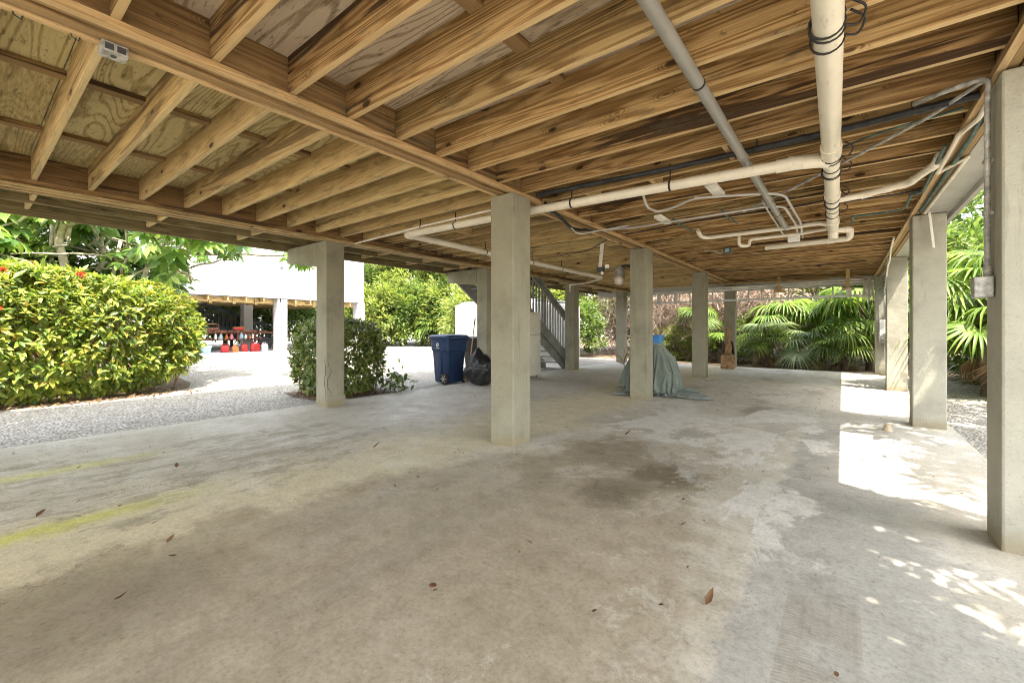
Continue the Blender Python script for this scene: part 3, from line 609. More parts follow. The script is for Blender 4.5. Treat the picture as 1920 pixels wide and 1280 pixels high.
# hanging white strip with security light
t = thing('security_light', 'twin-head security light on a white strip slung below the joists', 'light', (-3.38, 6.9, 2.25))
MB().box(-.03, .03, -.012, .012, -.06, .46, .003, Matrix.Rotation(R(6), 4, 'Y')).build('strip', M['white_paint'], t)
MB().box(-.02, .10, -.07, -.01, -.06, .03, .008).build('housing', M['darkgrey'], t)
b = MB(); b.box(-.035, .035, -.05, .05, -.03, .03, .008, Matrix.Translation((.16, -.05, .03)) @ Matrix.Rotation(R(25), 4, 'Z')); b.build('lamp_head', M['white_plastic'], t)
b = MB(); b.ball((.07, -.06, -.075), .028, .028, .032, 2); b.build('sensor', M['white_plastic'], t, True)
t = thing('yard_light', 'barn light with a frosted shade on an arm beside the draped column', 'light', (-3.24, 7.42, 2.2))
MB().lathe([(.05, -.02), (.095, -.01), (.10, .0), (.085, -.16), (.055, -.185), (.01, -.19)], 20).build('shade', M['glassdome'], t, True)
MB().lathe([(.10, .0), (.085, .06), (.075, .13), (.03, .16), (.01, .165)], 20).build('hood', M['galv'], t, True, 40)
MB().tube([(0, 0, .13), (.10, -.0, .155), (.28, .0, .13)], .022, 10).build('arm', M['strap'], t, True)

# ============================================================ things under the house
def rounded(w, d, r, n=4):
    pts = []
    for cx, cy_, a0 in ((w / 2 - r, d / 2 - r, 0), (-w / 2 + r, d / 2 - r, 90), (-w / 2 + r, -d / 2 + r, 180), (w / 2 - r, -d / 2 + r, 270)):
        for k in range(n + 1): a = R(a0 + 90 * k / n); pts.append((cx + r * math.cos(a), cy_ + r * math.sin(a)))
    return pts
def loft(sections, cap=True):
    b = MB(); rings = [[b.bm.verts.new((x, y, z)) for x, y in rounded(w, d, r)] for w, d, r, z in sections]; n = len(rings[0])
    for a, c in zip(rings, rings[1:]):
        for k in range(n): b.bm.faces.new((a[k], a[(k + 1) % n], c[(k + 1) % n], c[k]))
    if cap: b.bm.faces.new(rings[0][::-1]); b.bm.faces.new(rings[-1])
    return b
def cart(label, loc, rz, mat, emblem):
    t = thing('wheeled_bin', label, 'bin', loc, rz)      # -Y is the side with the emblem, +X the rear
    loft([(.42, .42, .05, .03), (.44, .44, .05, .06), (.52, .52, .05, .70), (.53, .53, .05, .705), (.555, .555, .05, .72), (.57, .57, .05, .95), (.60, .60, .05, .96), (.60, .60, .05, .99)]).build('body', mat, t, True, 30)
    b = loft([(.65, .63, .06, .992), (.66, .64, .06, 1.02), (.60, .58, .08, 1.055), (.30, .30, .08, 1.068)]); b.build('lid', mat, t, True, 30)
    MB().box(-.06, .06, -.272, -.235, .12, .69, .012).build('rib', mat, t)
    MB().tube([(.33, -.24, .985), (.40, -.24, .99), (.40, .24, .99), (.33, .24, .985)], .018, 10).build('handle', mat, t, True)
    for s in (-1, 1):
        w = MB().lathe([(.06, -.03), (.12, -.028), (.128, -.015), (.128, .015), (.12, .028), (.06, .03)], 28, axis='Y').build('wheel', M['rubber'], t, True, 35); w.location = (.17, s * .27, .128)
        h = MB(); h.lathe([(.03, -.036), (.03, .036)], 14, axis='Y')
        for k in range(6):
            a = k * math.pi / 3; h.box(.02, .088, -.034, .034, -.011, .011, .003, Matrix.Rotation(a, 4, 'Y'))
        h.build('rim', M['steel'], w)
    MB().tube([(.17, -.25, .128), (.17, .25, .128)], .012, 8).build('axle', M['steel'], t, True)
    if emblem:
        b = MB()
        for k in range(3):
            m = Matrix.Translation((-.03, -.2895, .845)) @ Matrix.Rotation(R(120 * k), 4, 'Y'); b.box(-.030, .012, -.0015, .0015, -.034, -.018, 0, m)
            vs = [b.bm.verts.new(m @ Vector(p)) for p in ((.010, -.0015, -.044), (.010, -.0015, -.008), (.036, -.0015, -.026))]; b.bm.faces.new(vs)
        o = b.build('emblem', M['white_paint'], t); o.rotation_euler = (0, 0, 0)
        b = MB()
        for k in range(9): b.box(-.085 + k * .0125, -.077 + k * .0125, -.286, -.2835, .768, .780)
        b.build('lettering', M['white_paint'], t)
    return t
cart('navy blue wheeled bin with a white recycling emblem, nearest the gravel drive', (-7.20, 6.93, -.04), R(-3), M['blue_bin'], True).scale = (1.07, 1.07, 1.05)
cart('black wheeled bin half hidden behind the navy blue one and the black sack', (-7.0, 7.72, -.04), R(-8), M['darkgrey'], False)
# black refuse sack
b = MB(); b.ball((0, 0, .27), .26, .23, .30, 5)
for v in b.bm.verts:
    p = v.co * 4.0; k = mnoise.noise(p) * .06 + mnoise.noise(p * 2.7) * .03
    d = Vector((v.co.x, v.co.y, v.co.z - .27)).normalized(); v.co += d * k
    if v.co.z < .012: v.co.z = .012 + .004 * mnoise.noise(p * 5)
    if v.co.z < .3: v.co.x *= 1.18; v.co.y *= 1.12
    if v.co.z > .47: f = (v.co.z - .47) / .16; v.co.x *= 1 - .75 * min(1, f); v.co.y *= 1 - .75 * min(1, f); v.co.z += .05 * f
o = tag(b.build('rubbish_sack', M['bag'], None, True), 'full black plastic rubbish sack slumped beside the wheeled bins', 'sack'); o.location = (-6.16, 6.84, 0); o.scale = (1.08, 1.1, 1.28)
t = thing('broom', 'broom leaning on the bracketed column above the black sack', 'broom', (-6.70, 7.12, 0)); MB().tube([(-.06, -.02, .1), (.10, .03, 1.32)], .013, 10).build('handle', M['wood_handle'], t, True); MB().tube([(.10, .03, 1.32), (.116, .035, 1.44)], .016, 10).build('grip', M['strap'], t, True); MB().prism([(-.16, .0), (.04, .0), (.02, .12), (-.14, .12)], -.035, .0, 'Y').build('bristles', M['twig'], t)
# refrigerator
t = thing('refrigerator', 'cream refrigerator standing behind the nearest middle column', 'refrigerator', (-6.36, 8.62, 0))
MB().box(-.34, .27, -.35, .35, .04, 1.62, .02).build('cabinet', M['enamel'], t, True, 30)
d1 = MB().box(.275, .345, -.345, .345, .06, 1.06, .012).build('door', M['enamel'], t, True, 30); d2 = MB().box(.275, .345, -.345, .345, 1.07, 1.615, .012).build('door', M['enamel'], t, True, 30)
for dd, z0, z1 in ((d1, .74, 1.0), (d2, 1.14, 1.56)): MB().tube(fillet([(.345, -.30, z0), (.385, -.30, z0 + .01), (.385, -.30, z1 - .01), (.345, -.30, z1)], .02), .011, 8).build('handle', M['chrome'], dd, True)
for x in (-.28, .25):
    for y in (-.3, .3): MB().lathe([(.02, 0), (.018, .045)], 10, (x, y, 0)).build('foot', M['darkgrey'], t)
# cloth draped over something behind the second middle column
def drape():
    b = MB(); nA, nR = 128, 34; rings = []
    for i in range(nR + 1):
        s = i / nR; ring = []
        for k in range(nA):
            a = 2 * math.pi * k / nA; ca, sa = math.cos(a), math.sin(a)
            sq = 1 / (abs(ca) ** 3.2 + abs(sa) ** 3.2) ** (1 / 3.2)
            if s < .3: u = s / .3; rad = .36 * u * sq; z = .93 - .035 * u ** 3 + .012 * math.sin(5 * a) * u; fold = 0
            else:
                u = (s - .3) / .7; spl = .20 + .15 * max(0, math.cos(a - .55)) + .06 * math.sin(3 * a + 1)
                rad = .36 * sq * (1 - .35 * u) + u * (.36 * .35 * sq * .98 + spl) ; z = .895 * (1 - u) ** 1.02
                fold = (.02 + .11 * u) * (math.sin(9 * a + .9 * math.sin(2 * a)) * .6 + math.sin(14 * a + 2.1) * .4)
                rad += fold
                if u > .93: z = max(.012 + .010 * (1 + math.sin(9 * a)), z)
            z += .006 * mnoise.noise(Vector((ca * 3 * rad * 3, sa * 3 * rad * 3, z * 4)))
            ring.append(b.bm.verts.new((rad * ca, rad * sa, max(z, .008))))
        rings.append(ring)
    # pooled tail on the floor to one side
    for i in range(1, 4):
        ring = []
        for k in range(nA):
            a = 2 * math.pi * k / nA; v = rings[nR][k].co; w = max(0, math.cos(a - .35)) ** 3
            e = .11 * i * w; ring.append(b.bm.verts.new((v.x * (1 + e * .9) + .02 * i * w, v.y * (1 + e * .9), .010 + .028 * w * abs(math.sin(i * 1.3 + 7 * a)))))
        rings.append(ring)
    for q, c in zip(rings, rings[1:]):
        for k in range(nA): b.bm.faces.new((q[k], q[(k + 1) % nA], c[(k + 1) % nA], c[k]))
    return b
def simulated_sheet():
    cx, cyy = -2.83, 8.14; helpers = []
    for nm, x0, x1, y0, y1, z0, z1 in (('block', -.34, .12, -.20, .20, .02, .90), ('block', -.52, .34, -.32, .32, .02, .40), ('block', -.40, .30, -.1, .26, .3, .66), ('ground', -3, 3, -3, 3, -.3, -.004)):
        h = MB().box(cx + x0, cx + x1, cyy + y0, cyy + y1, z0, z1, .04).build(nm, M['towel']); md = h.modifiers.new('c', 'COLLISION'); h.collision.thickness_outer = .012; h.collision.cloth_friction = 25; helpers.append(h)
    n = 104; sx_, sy_ = 2.6, 2.35; xs = np.linspace(-.5, .5, n); gx, gy = np.meshgrid(xs, xs); a = R(24)
    X = gx * sx_ * math.cos(a) - gy * sy_ * math.sin(a) + cx + .14; Y = gx * sx_ * math.sin(a) + gy * sy_ * math.cos(a) + cyy - .02; V = np.stack([X, Y, np.full_like(X, .93)], -1).reshape(-1, 3); V[:, 2] += rs.uniform(0, .004, len(V))
    q = np.arange(n * n).reshape(n, n); F = np.stack([q[:-1, :-1], q[:-1, 1:], q[1:, 1:], q[1:, :-1]], -1).reshape(-1, 4)
    o = raw_mesh('dust_sheet', V, F, np.full(len(F), 4), M['towel']); md = o.modifiers.new('cloth', 'CLOTH'); st = md.settings
    st.quality = 5; st.mass = .35; st.tension_stiffness = 18; st.compression_stiffness = 18; st.shear_stiffness = 6; st.bending_stiffness = .25; st.air_damping = 2.0
    md.collision_settings.use_self_collision = True; md.collision_settings.self_distance_min = .008; md.collision_settings.distance_min = .010; md.collision_settings.collision_quality = 3
    f1 = SC.frame_current; md.point_cache.frame_start = f1; md.point_cache.frame_end = f1 + 70
    for f in range(f1, f1 + 66): SC.frame_set(f)
    ev = o.evaluated_get(bpy.context.evaluated_depsgraph_get()); me = bpy.data.meshes.new_from_object(ev); o.modifiers.clear(); o.data = me; SC.frame_set(f1)
    for h in helpers: bpy.data.objects.remove(h, do_unlink=True)
    for p in me.polygons: p.use_smooth = True
    z = np.array([v.co.z for v in me.vertices]); return o, float(z.min()), float(z.max())
try:
    o, zmin, zmax = simulated_sheet(); print('SHEET', zmin, zmax)
    if zmax < .6 or zmin < -.1: raise RuntimeError('sheet fell through')
except Exception as ex:
    print('SHEET fallback', ex); bpy.data.objects.remove(bpy.data.objects['dust_sheet'], do_unlink=True) if 'dust_sheet' in bpy.data.objects else None
    o = drape().build('dust_sheet', M['towel'], None, True); o.location = (-2.84, 8.12, 0); o.rotation_euler = (0, 0, R(12)); o.scale = (1.12, 1.12, 1)
sd_ = o.modifiers.new('subdivision', 'SUBSURF'); sd_.levels = 1; sd_.render_levels = 1
tag(o, 'grey-green cloth draped to the floor over a hidden bulky thing behind a column', 'cloth')
t = thing('plastic_tub', 'bright blue plastic tub resting on top of the draped cloth', 'tub', (-2.86, 8.2, .935)); loft([(.26, .20, .03, 0), (.30, .24, .03, .14), (.32, .26, .03, .142), (.32, .26, .03, .155)]).build('body', M['blue_tub'], t, True, 30); MB().box(-.165, -.158, -.05, .05, .11, .13, .002).build('handle', M['blue_tub'], t)
b = MB(); rr = random.Random(4)
for k in range(9):
    p = Vector((0, 0, .5)); pts = [p.copy()]; d = Vector((rr.uniform(-.6, .2), rr.uniform(-.5, .3), rr.uniform(.5, 1.2))).normalized()
    for j in range(6): d = (d + Vector((rr.uniform(-.45, .45), rr.uniform(-.45, .45), rr.uniform(-.3, .25)))).normalized(); p = p + d * .10; pts.append(p.copy())
    b.tube(pts, [.006, .006, .005, .004, .004, .003, .002], 5)
b.tube([(0, 0, 0), (.02, 0, .25), (0, 0, .52)], .008, 6)
o = tag(b.build('dry_branch', M['twig'], None, True), 'bare dry branch standing left of the draped cloth', 'branch'); o.location = (-3.42, 8.05, 0)
# pelican carved on a log
t = thing('pelican_statue', 'carved wooden pelican on a log stump, standing before the farthest middle column', 'statue', (-2.78, 14.42, 0), R(20))
b = MB(); b.lathe([(.02, -.0), (.20, 0), (.205, .06), (.19, .22), (.195, .34), (.17, .41), (.15, .43), (.01, .435)], 22)
for v in b.bm.verts: v.co += Vector((v.co.x, v.co.y, 0)) * (.10 * mnoise.noise(v.co * 7))
b.build('log', M['carved_pale'], t, True)
b = MB(); b.ball((0, .02, .62), .125, .155, .22, 3, Euler((R(-12), 0, 0))); b.tube([(0, .04, .74), (0, .05, .86), (0, .03, 1.0), (0, .0, 1.12), (0, -.02, 1.19)], [.085, .065, .052, .05, .045], 12)
b.ball((0, -.035, 1.20), .068, .085, .065, 3); b.tube([(0, -.09, 1.19), (0, -.125, 1.10), (0, -.135, .95), (0, -.14, .80), (0, -.145, .72)], [.05, .05, .045, .03, .012], 10); b.tube([(0, .10, .50), (0, .19, .43), (0, .24, .41)], [.10, .06, .03], 10)
for s in (-1, 1): b.ball((s * .06, -.09, .445), .035, .07, .025, 2)
o = b.build('bird_body', M['carved_pale'], t, True); md = o.modifiers.new('remesh', 'REMESH'); md.mode = 'VOXEL'; md.voxel_size = .012; md.use_smooth_shade = True
for s in (-1, 1):
    b = MB(); b.ball((s * .135, .03, .62), .032, .12, .235, 3, Euler((R(-14), R(s * -6), 0))); b.build('wing', M['carved_dark'], t, True)
    b = MB(); b.ball((s * .062, -.07, 1.215), .010, .012, .012, 2); b.build('eye', M['carved_dark'], t, True)
# floor stub
t = tag(MB().lathe([(.045, 0), (.045, .03), (.035, .035), (.035, .075), (.028, .08), (.01, .08)], 18).build('pipe_stub', M['terracotta'], None, True, 40), 'small buff pipe cap sticking out of the floor near the second right-hand column', 'pipe cap'); t.location = (.42, 6.72, 0)
t = tag(MB().lathe([(.016, 0), (.016, .003), (.010, .0035), (.007, .001)], 20).build('washer', M['rust']), 'small rusty washer lying on the brown floor in front', 'washer'); t.location = (-1.52, 1.36, 0.001)
# ladder slung at the back
t = thing('ladder', 'aluminium ladder slung on edge under the rear joists', 'ladder', (-2.2, 14.42, 2.08))
for z in (0, .32): MB().box(-2.85, 2.8, -.012, .012, z - .03, z + .03, .004).build('rail', M['alu'], t)
for k in range(17): MB().tube([(-2.7 + .335 * k, 0, .03), (-2.7 + .335 * k, 0, .29)], .017, 8).build('rung', M['alu'], t, True)
for x in (-2.75, -2.2): MB().box(x, x + .11, -.03, .03, -.06, .36, .006).build('bracket', M['alu'], t)
for x, y, z0, lab in ((-1.41, 14.05, 2.30, 'timber hanger under the rear joists, left of the pair holding the long boards'), (.1, 13.3, 2.22, 'timber hanger under the rear joists, right of the pair holding the long boards')):
    t = thing('timber_hanger', lab, 'hanger', (x, y, z0)); MB().box(-.04, .04, -.02, .02, 0, 2.70 - z0, .003).build('upright', M['ledger'], t); MB().box(-.12, .12, -.06, .5, -.04, 0, .003).build('shelf', M['ledger'], t)
for i, (x0, x1, y, z, th, m) in enumerate(((-3.4, .55, 14.1, 2.46, .03, 'white_paint'), (-2.6, .62, 14.2, 2.41, .025, 'white_paint'), (-3.0, -.3, 14.0, 2.51, .035, 'ledger'), (-2.2, .5, 14.3, 2.36, .04, 'fascia'))):
    o = MB().box(x0, x1, -.08, .08, 0, th, .003).build('long_board', M[m]); o.location = (0, y, z); o.rotation_euler = (R(8), R(.6 * (i - 1)), 0)
    tag(o, ('longest white board stored under the rear joists', 'slim white board stored beneath the longest one at the back', 'bare timber plank stored on top of the white boards at the back', 'grey painted board hanging lowest of the stored boards at the back')[i], 'board')
t = thing('string_mop', 'white string mop hung by a red cord at the back right', 'mop', (.50, 13.6, 2.42)); b = MB(); rr = random.Random(2)
for k in range(40):
    a = rr.uniform(-.1, .1); c = rr.uniform(-.05, .05); b.tube([(a * .4, c * .4, 0), (a, c, -.18), (a + rr.uniform(-.03, .03), c, -.40 - rr.uniform(0, .15))], .007, 5)
b.build('strands', M['rope'], t, True); MB().tube([(0, 0, 0), (-.25, 0, .06), (-.5, 0, .13)], .008, 6).build('cord', M['redcord'], t, True)
t = thing('mop', 'short white cloth strip hung from the right timber hanger', 'cloth', (.12, 13.25, 2.2)); MB().box(-.05, .05, -.012, .012, -.22, .0, .008).build('cloth', M['rope'], t); MB().tube([(0, 0, 0), (0, 0, .04)], .006, 6).build('cord', M['rope'], t)
# electrics on the last right column
t = thing('electric_panel', 'grey electric panel with conduits by the last right-hand column', 'electric panel', (.86, 14.68, 1.0), R(90))
MB().box(-.06, .03, -.12, .12, -.15, .45, .008).build('cabinet', M['galv'], t); MB().box(-.066, -.061, -.10, .10, .02, .42, .002).build('door', M['white_plastic'], t)
MB().tube(fillet([(0, .0, .45), (0, .0, 1.6)], .05), .018, 10).build('conduit', M['conduit'], t, True); MB().tube(fillet([(0, .0, -.15), (0, .0, -.6), (0, -.1, -.75), (0, -.1, -1)], .06), .016, 10).build('conduit', M['conduit'], t, True)
MB().lathe([(.085, 0), (.085, .04), (.07, .08), (.02, .09)], 20, (-.155, 0, 0), 'X').build('meter', M['steel'], t, True, 40)

# ============================================================ rear stair
S = thing('staircase', 'grey painted outside stair with picket rail climbing behind the carport', 'staircase', (-7.3, 11.7, 0))
sl_ = .66; zr = lambda y: -y * sl_       # local y runs negative going up
for x in (-.48, .44):
    MB().prism([(.15, -.04), (-.25, -.04), (-4.4, 4.15 * sl_ - .10), (-4.4, 4.4 * sl_ + .12), (-4.2, 4.2 * sl_ + .2), (.12, .13)], x, x + .045, 'X').build('stringer', M['stair'], S)
for k in range(15):
    z = .19 * (k + 1); y = -.288 * k - .02; MB().box(-.435, .44, y - .28, y + .01, z - .045, z, .004).build('tread', M['stair'], S)
rx = .50
def sloped(y0, y1, off0, off1, x0, x1): return MB().prism([(y0, zr(y0) + off0), (y1, zr(y1) + off0), (y1, zr(y1) + off1), (y0, zr(y0) + off1)], x0, x1, 'X')
sloped(.05, -4.3, .05, .40, rx, rx + .035).build('skirt_board', M['stair'], S)
sloped(.05, -4.3, 1.44, 1.53, rx - .02, rx + .07).build('top_rail', M['stair'], S); sloped(.05, -4.3, 1.30, 1.43, rx - .005, rx + .030).build('sub_rail', M['stair'], S)
for k in range(30):
    y = -.02 - .145 * k; big = k % 9 == 0
    b = MB(); w = .05 if big else .02; b.box(rx - .042 if not big else rx - .06, rx - .004, y - w, y + w, zr(y) + .1, zr(y) + 1.43, .003); b.build('post' if big else 'picket', M['stair'], S)
b = MB(); b.box(-.48, .48, -5.6, -4.41, 2.80, 2.9); b.build('landing', M['stair'], S)

# white cistern behind the stair
t = thing('cistern', 'big white rendered cistern with rounded top edges behind the stair', 'cistern', (-10.9, 14.5, 0)); MB().box(-2.1, 2.1, -1.7, 1.7, -.1, 2.25, .16).build('tank_wall', M['cistern'], t, True, 40); MB().box(-1.9, 2.0, -1.5, 1.6, 2.252, 2.33, .03).build('cover', M['galv'], t)

# ============================================================ neighbour's house
N = thing('neighbour_house', 'white house on white posts across the gravel drive', 'house', (-22, 6, 0))
MB().box(-9, 0, -14, 8.4, 2.72, 5.9).build('wall', M['white_wall'], N); MB().box(-9.4, .25, -14.3, 8.7, 5.902, 6.1).build('roof', M['galv'], N)
MB().box(-9, .12, -14, 8.55, -.06, .08, .02).build('slab', M['cistern'], N)
for y in (-8, -2, 3.62, 8.0):
    for x in (-.5, -4.6):
        if x < -1 and y > 7: y = 5.3
        MB().box(x, x + .48, y, y + .46, .078, 2.718, .01).build('column', M['white_wall'], N)
for k in range(28): MB().box(-8.9, -.02, -13 + .76 * k, -12.95 + .76 * k, 2.52, 2.716).build('joist', M['joist_pale'], N)
MB().box(-.62, -.5, -13.9, 8.3, 2.46, 2.66).build('beam', M['joist_pale'], N)
for k in range(9): MB().box(-.49, -.44, -2 + .95 * k, -1.88 + .95 * k, 2.38, 2.7).build('hanger', M['joist_pale'], N)
for y in (-6.0, -1.1, 6.4): MB().box(.001, .012, y - .03, y + .03, 2.74, 5.88).build('batten', M['white_wall'], N)
MB().box(.001, .03, -13.9, 8.39, 2.72, 2.84).build('skirt_board', M['white_wall'], N)
MB().tube([(.05, 3.93, 2.75), (.05, 3.93, 5.9)], .022, 8).build('downpipe', M['conduit'], N, True)
MB().box(.002, .02, 2.85, 3.35, 3.98, 4.12, .004).build('vent', M['lightblue'], N)
b = MB(); b.box(.0, .22, 3.70, 3.86, 4.25, 4.32, .004); b.build('light_bracket', M['galv'], N)
# their stair (dark)
t = thing('staircase', 'dark slatted stair under the white house across the drive', 'staircase', (-27.2, 10.9, 0)); dn = lambda y: 1.25 + (-y) * .36
MB().prism([(.6, 1.2), (-6.5, 3.75), (-6.5, 3.95), (.6, 1.42)], -.03, .03, 'X').build('hand_rail', M['nb_dark'], t); MB().prism([(.6, .25), (-6.5, 2.75), (-6.5, 2.95), (.6, .5)], -.03, .03, 'X').build('stringer', M['nb_dark'], t)
for k in range(34): y = .5 - .2 * k; z = 1.25 - .36 * y; MB().box(-.02, .02, y - .055, y + .055, z - .95, z + .05).build('picket', M['nb_dark'], t)
# trailer used as shelf
t = thing('trailer', 'rusty trailer parked under the white house with bottles along its side shelf', 'trailer', (-24.3, 8.23, .08))
for z in (.62, 1.02): MB().box(-.05, .05, -2.2, 1.6, z - .05, z + .05, .008).build('side_rail', M['rust'], t)
for y in (-2.1, -1.2, -.3, .45, 1.2): MB().box(-.045, .045, y - .04, y + .04, .64, 1.0, .004).build('post', M['rust'], t)
MB().box(-1.6, -.06, -2.2, 2.4, .90, .975).build('bed', M['rust'], t); MB().box(-.04, .12, -1.6, 1.25, .60, .63).build('shelf', M['rust'], t)
w = MB().lathe([(.2, -.11), (.33, -.10), (.36, -.05), (.36, .05), (.33, .10), (.2, .11)], 26, (0, 0, 0), 'X').build('wheel', M['rubber'], t, True, 35); w.location = (-.05, 1.75, .37); MB().lathe([(.04, -.10), (.2, -.08), (.2, .08), (.04, .10)], 20, (0, 0, 0), 'X').build('rim', M['steel'], w, True, 35)
MB().tube([(0, 1.2, .62), (0, 1.3, .82), (0, 1.5, .95), (0, 1.75, 1.0), (0, 2.1, .93)], .05, 8, True, .4).build('mudguard', M['rust'], t, True)
def bottle(y, h, r, m, lab):
    t = thing('bottle', lab, 'bottle', (-24.23, 8.23 + y, .712), 0, 'bottles on the trailer shelf'); MB().lathe([(r, 0), (r, h * .6), (r * .45, h * .8), (r * .4, h * .93)], 14).build('body', M[m], t, True, 40); MB().lathe([(r * .45, h * .93), (r * .45, h)], 10).build('cap', M['red'], t)
for y, h, r, m, lab in ((-1.35, .30, .09, 'white_plastic', 'fat white jug, leftmost on the trailer shelf'), (-1.12, .26, .07, 'white_plastic', 'white bottle second from the left on the trailer shelf'), (-.55, .30, .05, 'white_plastic', 'slim white bottle left of the middle post on the trailer shelf'), (-.33, .27, .08, 'lightblue', 'pale blue bottle beside the slim white one on the trailer shelf'), (-.08, .24, .06, 'orange', 'orange bottle on the trailer shelf, between pale blue and pink'),
        (.14, .27, .08, 'pink', 'pink jug on the trailer shelf'), (.58, .32, .09, 'lightblue', 'tall pale blue jug right of the pink one on the trailer shelf'), (.78, .25, .06, 'white_plastic', 'white bottle next to the tall pale blue jug'), (.98, .22, .05, 'orange', 'small orange bottle near the right end of the trailer shelf'), (1.12, .28, .04, 'white_plastic', 'slim white bottle last on the right of the trailer shelf')): bottle(y, h, r, m, lab)
def can(y, w, h, m, lab, x=-23.5, cat='fuel can'):
    t = thing('fuel_can', lab, cat, (x, y * 1.027, .08), R(90), 'containers on the slab edge')
    loft([(w * .95, .17, .03, 0), (w, .18, .03, .03), (w, .18, .03, h * .75), (w * .7, .14, .03, h * .9), (w * .66, .13, .03, h * .92)]).build('body', M[m], t, True, 40)
    MB().tube(fillet([(-w * .3, 0, h * .9), (-w * .25, 0, h * 1.1), (w * .2, 0, h * 1.1), (w * .25, 0, h * .9)], .04), .014, 8).build('handle', M[m], t, True); MB().tube([(w * .35, 0, h * .82), (w * .5, 0, h * 1.08)], .018, 8).build('spout', M['darkgrey'], t, True)
can(7.62, .34, .38, 'red', 'red fuel can at the left of the row below the trailer'); can(8.05, .28, .32, 'orange', 'short orange fuel can second from left below the trailer'); can(8.45, .30, .40, 'red', 'narrow red fuel can in the middle of the row below the trailer'); can(8.92, .42, .44, 'red', 'widest red fuel can below the trailer'); can(9.36, .30, .40, 'white_plastic', 'white can at the right end of the row below the trailer')
t = thing('cool_box', 'white and grey cool box at the left end below the trailer', 'cool box', (-23.65, 6.95, .08), R(90)); loft([(.6, .34, .04, 0), (.66, .38, .04, .26)]).build('body', M['lightblue'], t, True, 40); loft([(.69, .41, .04, .262), (.68, .40, .05, .34)]).build('lid', M['white_plastic'], t, True, 40)
t = thing('toolbox', 'brown wooden toolbox on top of the trailer', 'toolbox', (-24.45, 7.36, 1.156), R(90)); MB().box(-.5, .5, -.16, .16, 0, .12, .006).build('tray', M['rust'], t); MB().box(-.5, -.46, -.12, .12, .12, .34, .006).build('end_panel', M['rust'], t); MB().box(.46, .5, -.12, .12, .12, .34, .006).build('end_panel', M['rust'], t); MB().tube([(-.46, 0, .3), (.46, 0, .3)], .02, 8).build('handle', M['carved_pale'], t, True)
t = thing('storage_box', 'red box on top of the trailer near its wheel', 'box', (-24.45, 8.75, 1.06), R(90)); loft([(.42, .26, .02, 0), (.46, .30, .02, .2)]).build('body', M['red'], t, True, 40); loft([(.49, .33, .02, .202), (.48, .32, .02, .25)]).build('lid', M['orange'], t, True, 40)

# ============================================================ plants
def limb(b, p0, p1, r0, r1, n=6, wob=.12, rr=random):
    p0, p1 = Vector(p0), Vector(p1); L = (p1 - p0).length; pts = []; rad = []
    for k in range(n + 1):
        t = k / n; w = math.sin(math.pi * t) * wob * L
        pts.append(p0.lerp(p1, t) + Vector((rr.uniform(-1, 1), rr.uniform(-1, 1), rr.uniform(-.5, .5))) * w * .5); rad.append(r0 + (r1 - r0) * t)
    b.tube(pts, rad, 9); return pts
def bush_cloud(rng, n_cl, per, rad, cl_r, L, Wd, detail=False, shell=(.55, 1.0), flat_bottom=True, up=.5, bend=.3):
    c = norm(rng.normal(size=(n_cl, 3)))
    if flat_bottom: c[:, 2] = np.where(c[:, 2] < -.55, -c[:, 2], c[:, 2])
    c = c * rng.uniform(shell[0], shell[1], (n_cl, 1)) ** .6 * np.array(rad)
    P = []; D = []
    for k in range(n_cl):
        m = int(per * rng.uniform(.6, 1.4)); d = norm(rng.normal(size=(m, 3))); rr = rng.uniform(.3, 1, (m, 1)) * cl_r * rng.uniform(.6, 1.3)
        P.append(c[k] + d * rr * np.array([1, 1, .75])); D.append(d * .8 + norm(c[k:k + 1]) * .6 + np.array([0, 0, up - .35]))
    P = np.concatenate(P); D = np.concatenate(D); U = rng.normal(size=P.shape) * .45 + np.array([0, 0, 1.0])
    l = L * rng.uniform(.65, 1.3, len(P)); return leaves(P, D, U, l, l * Wd, bend, .25, detail)

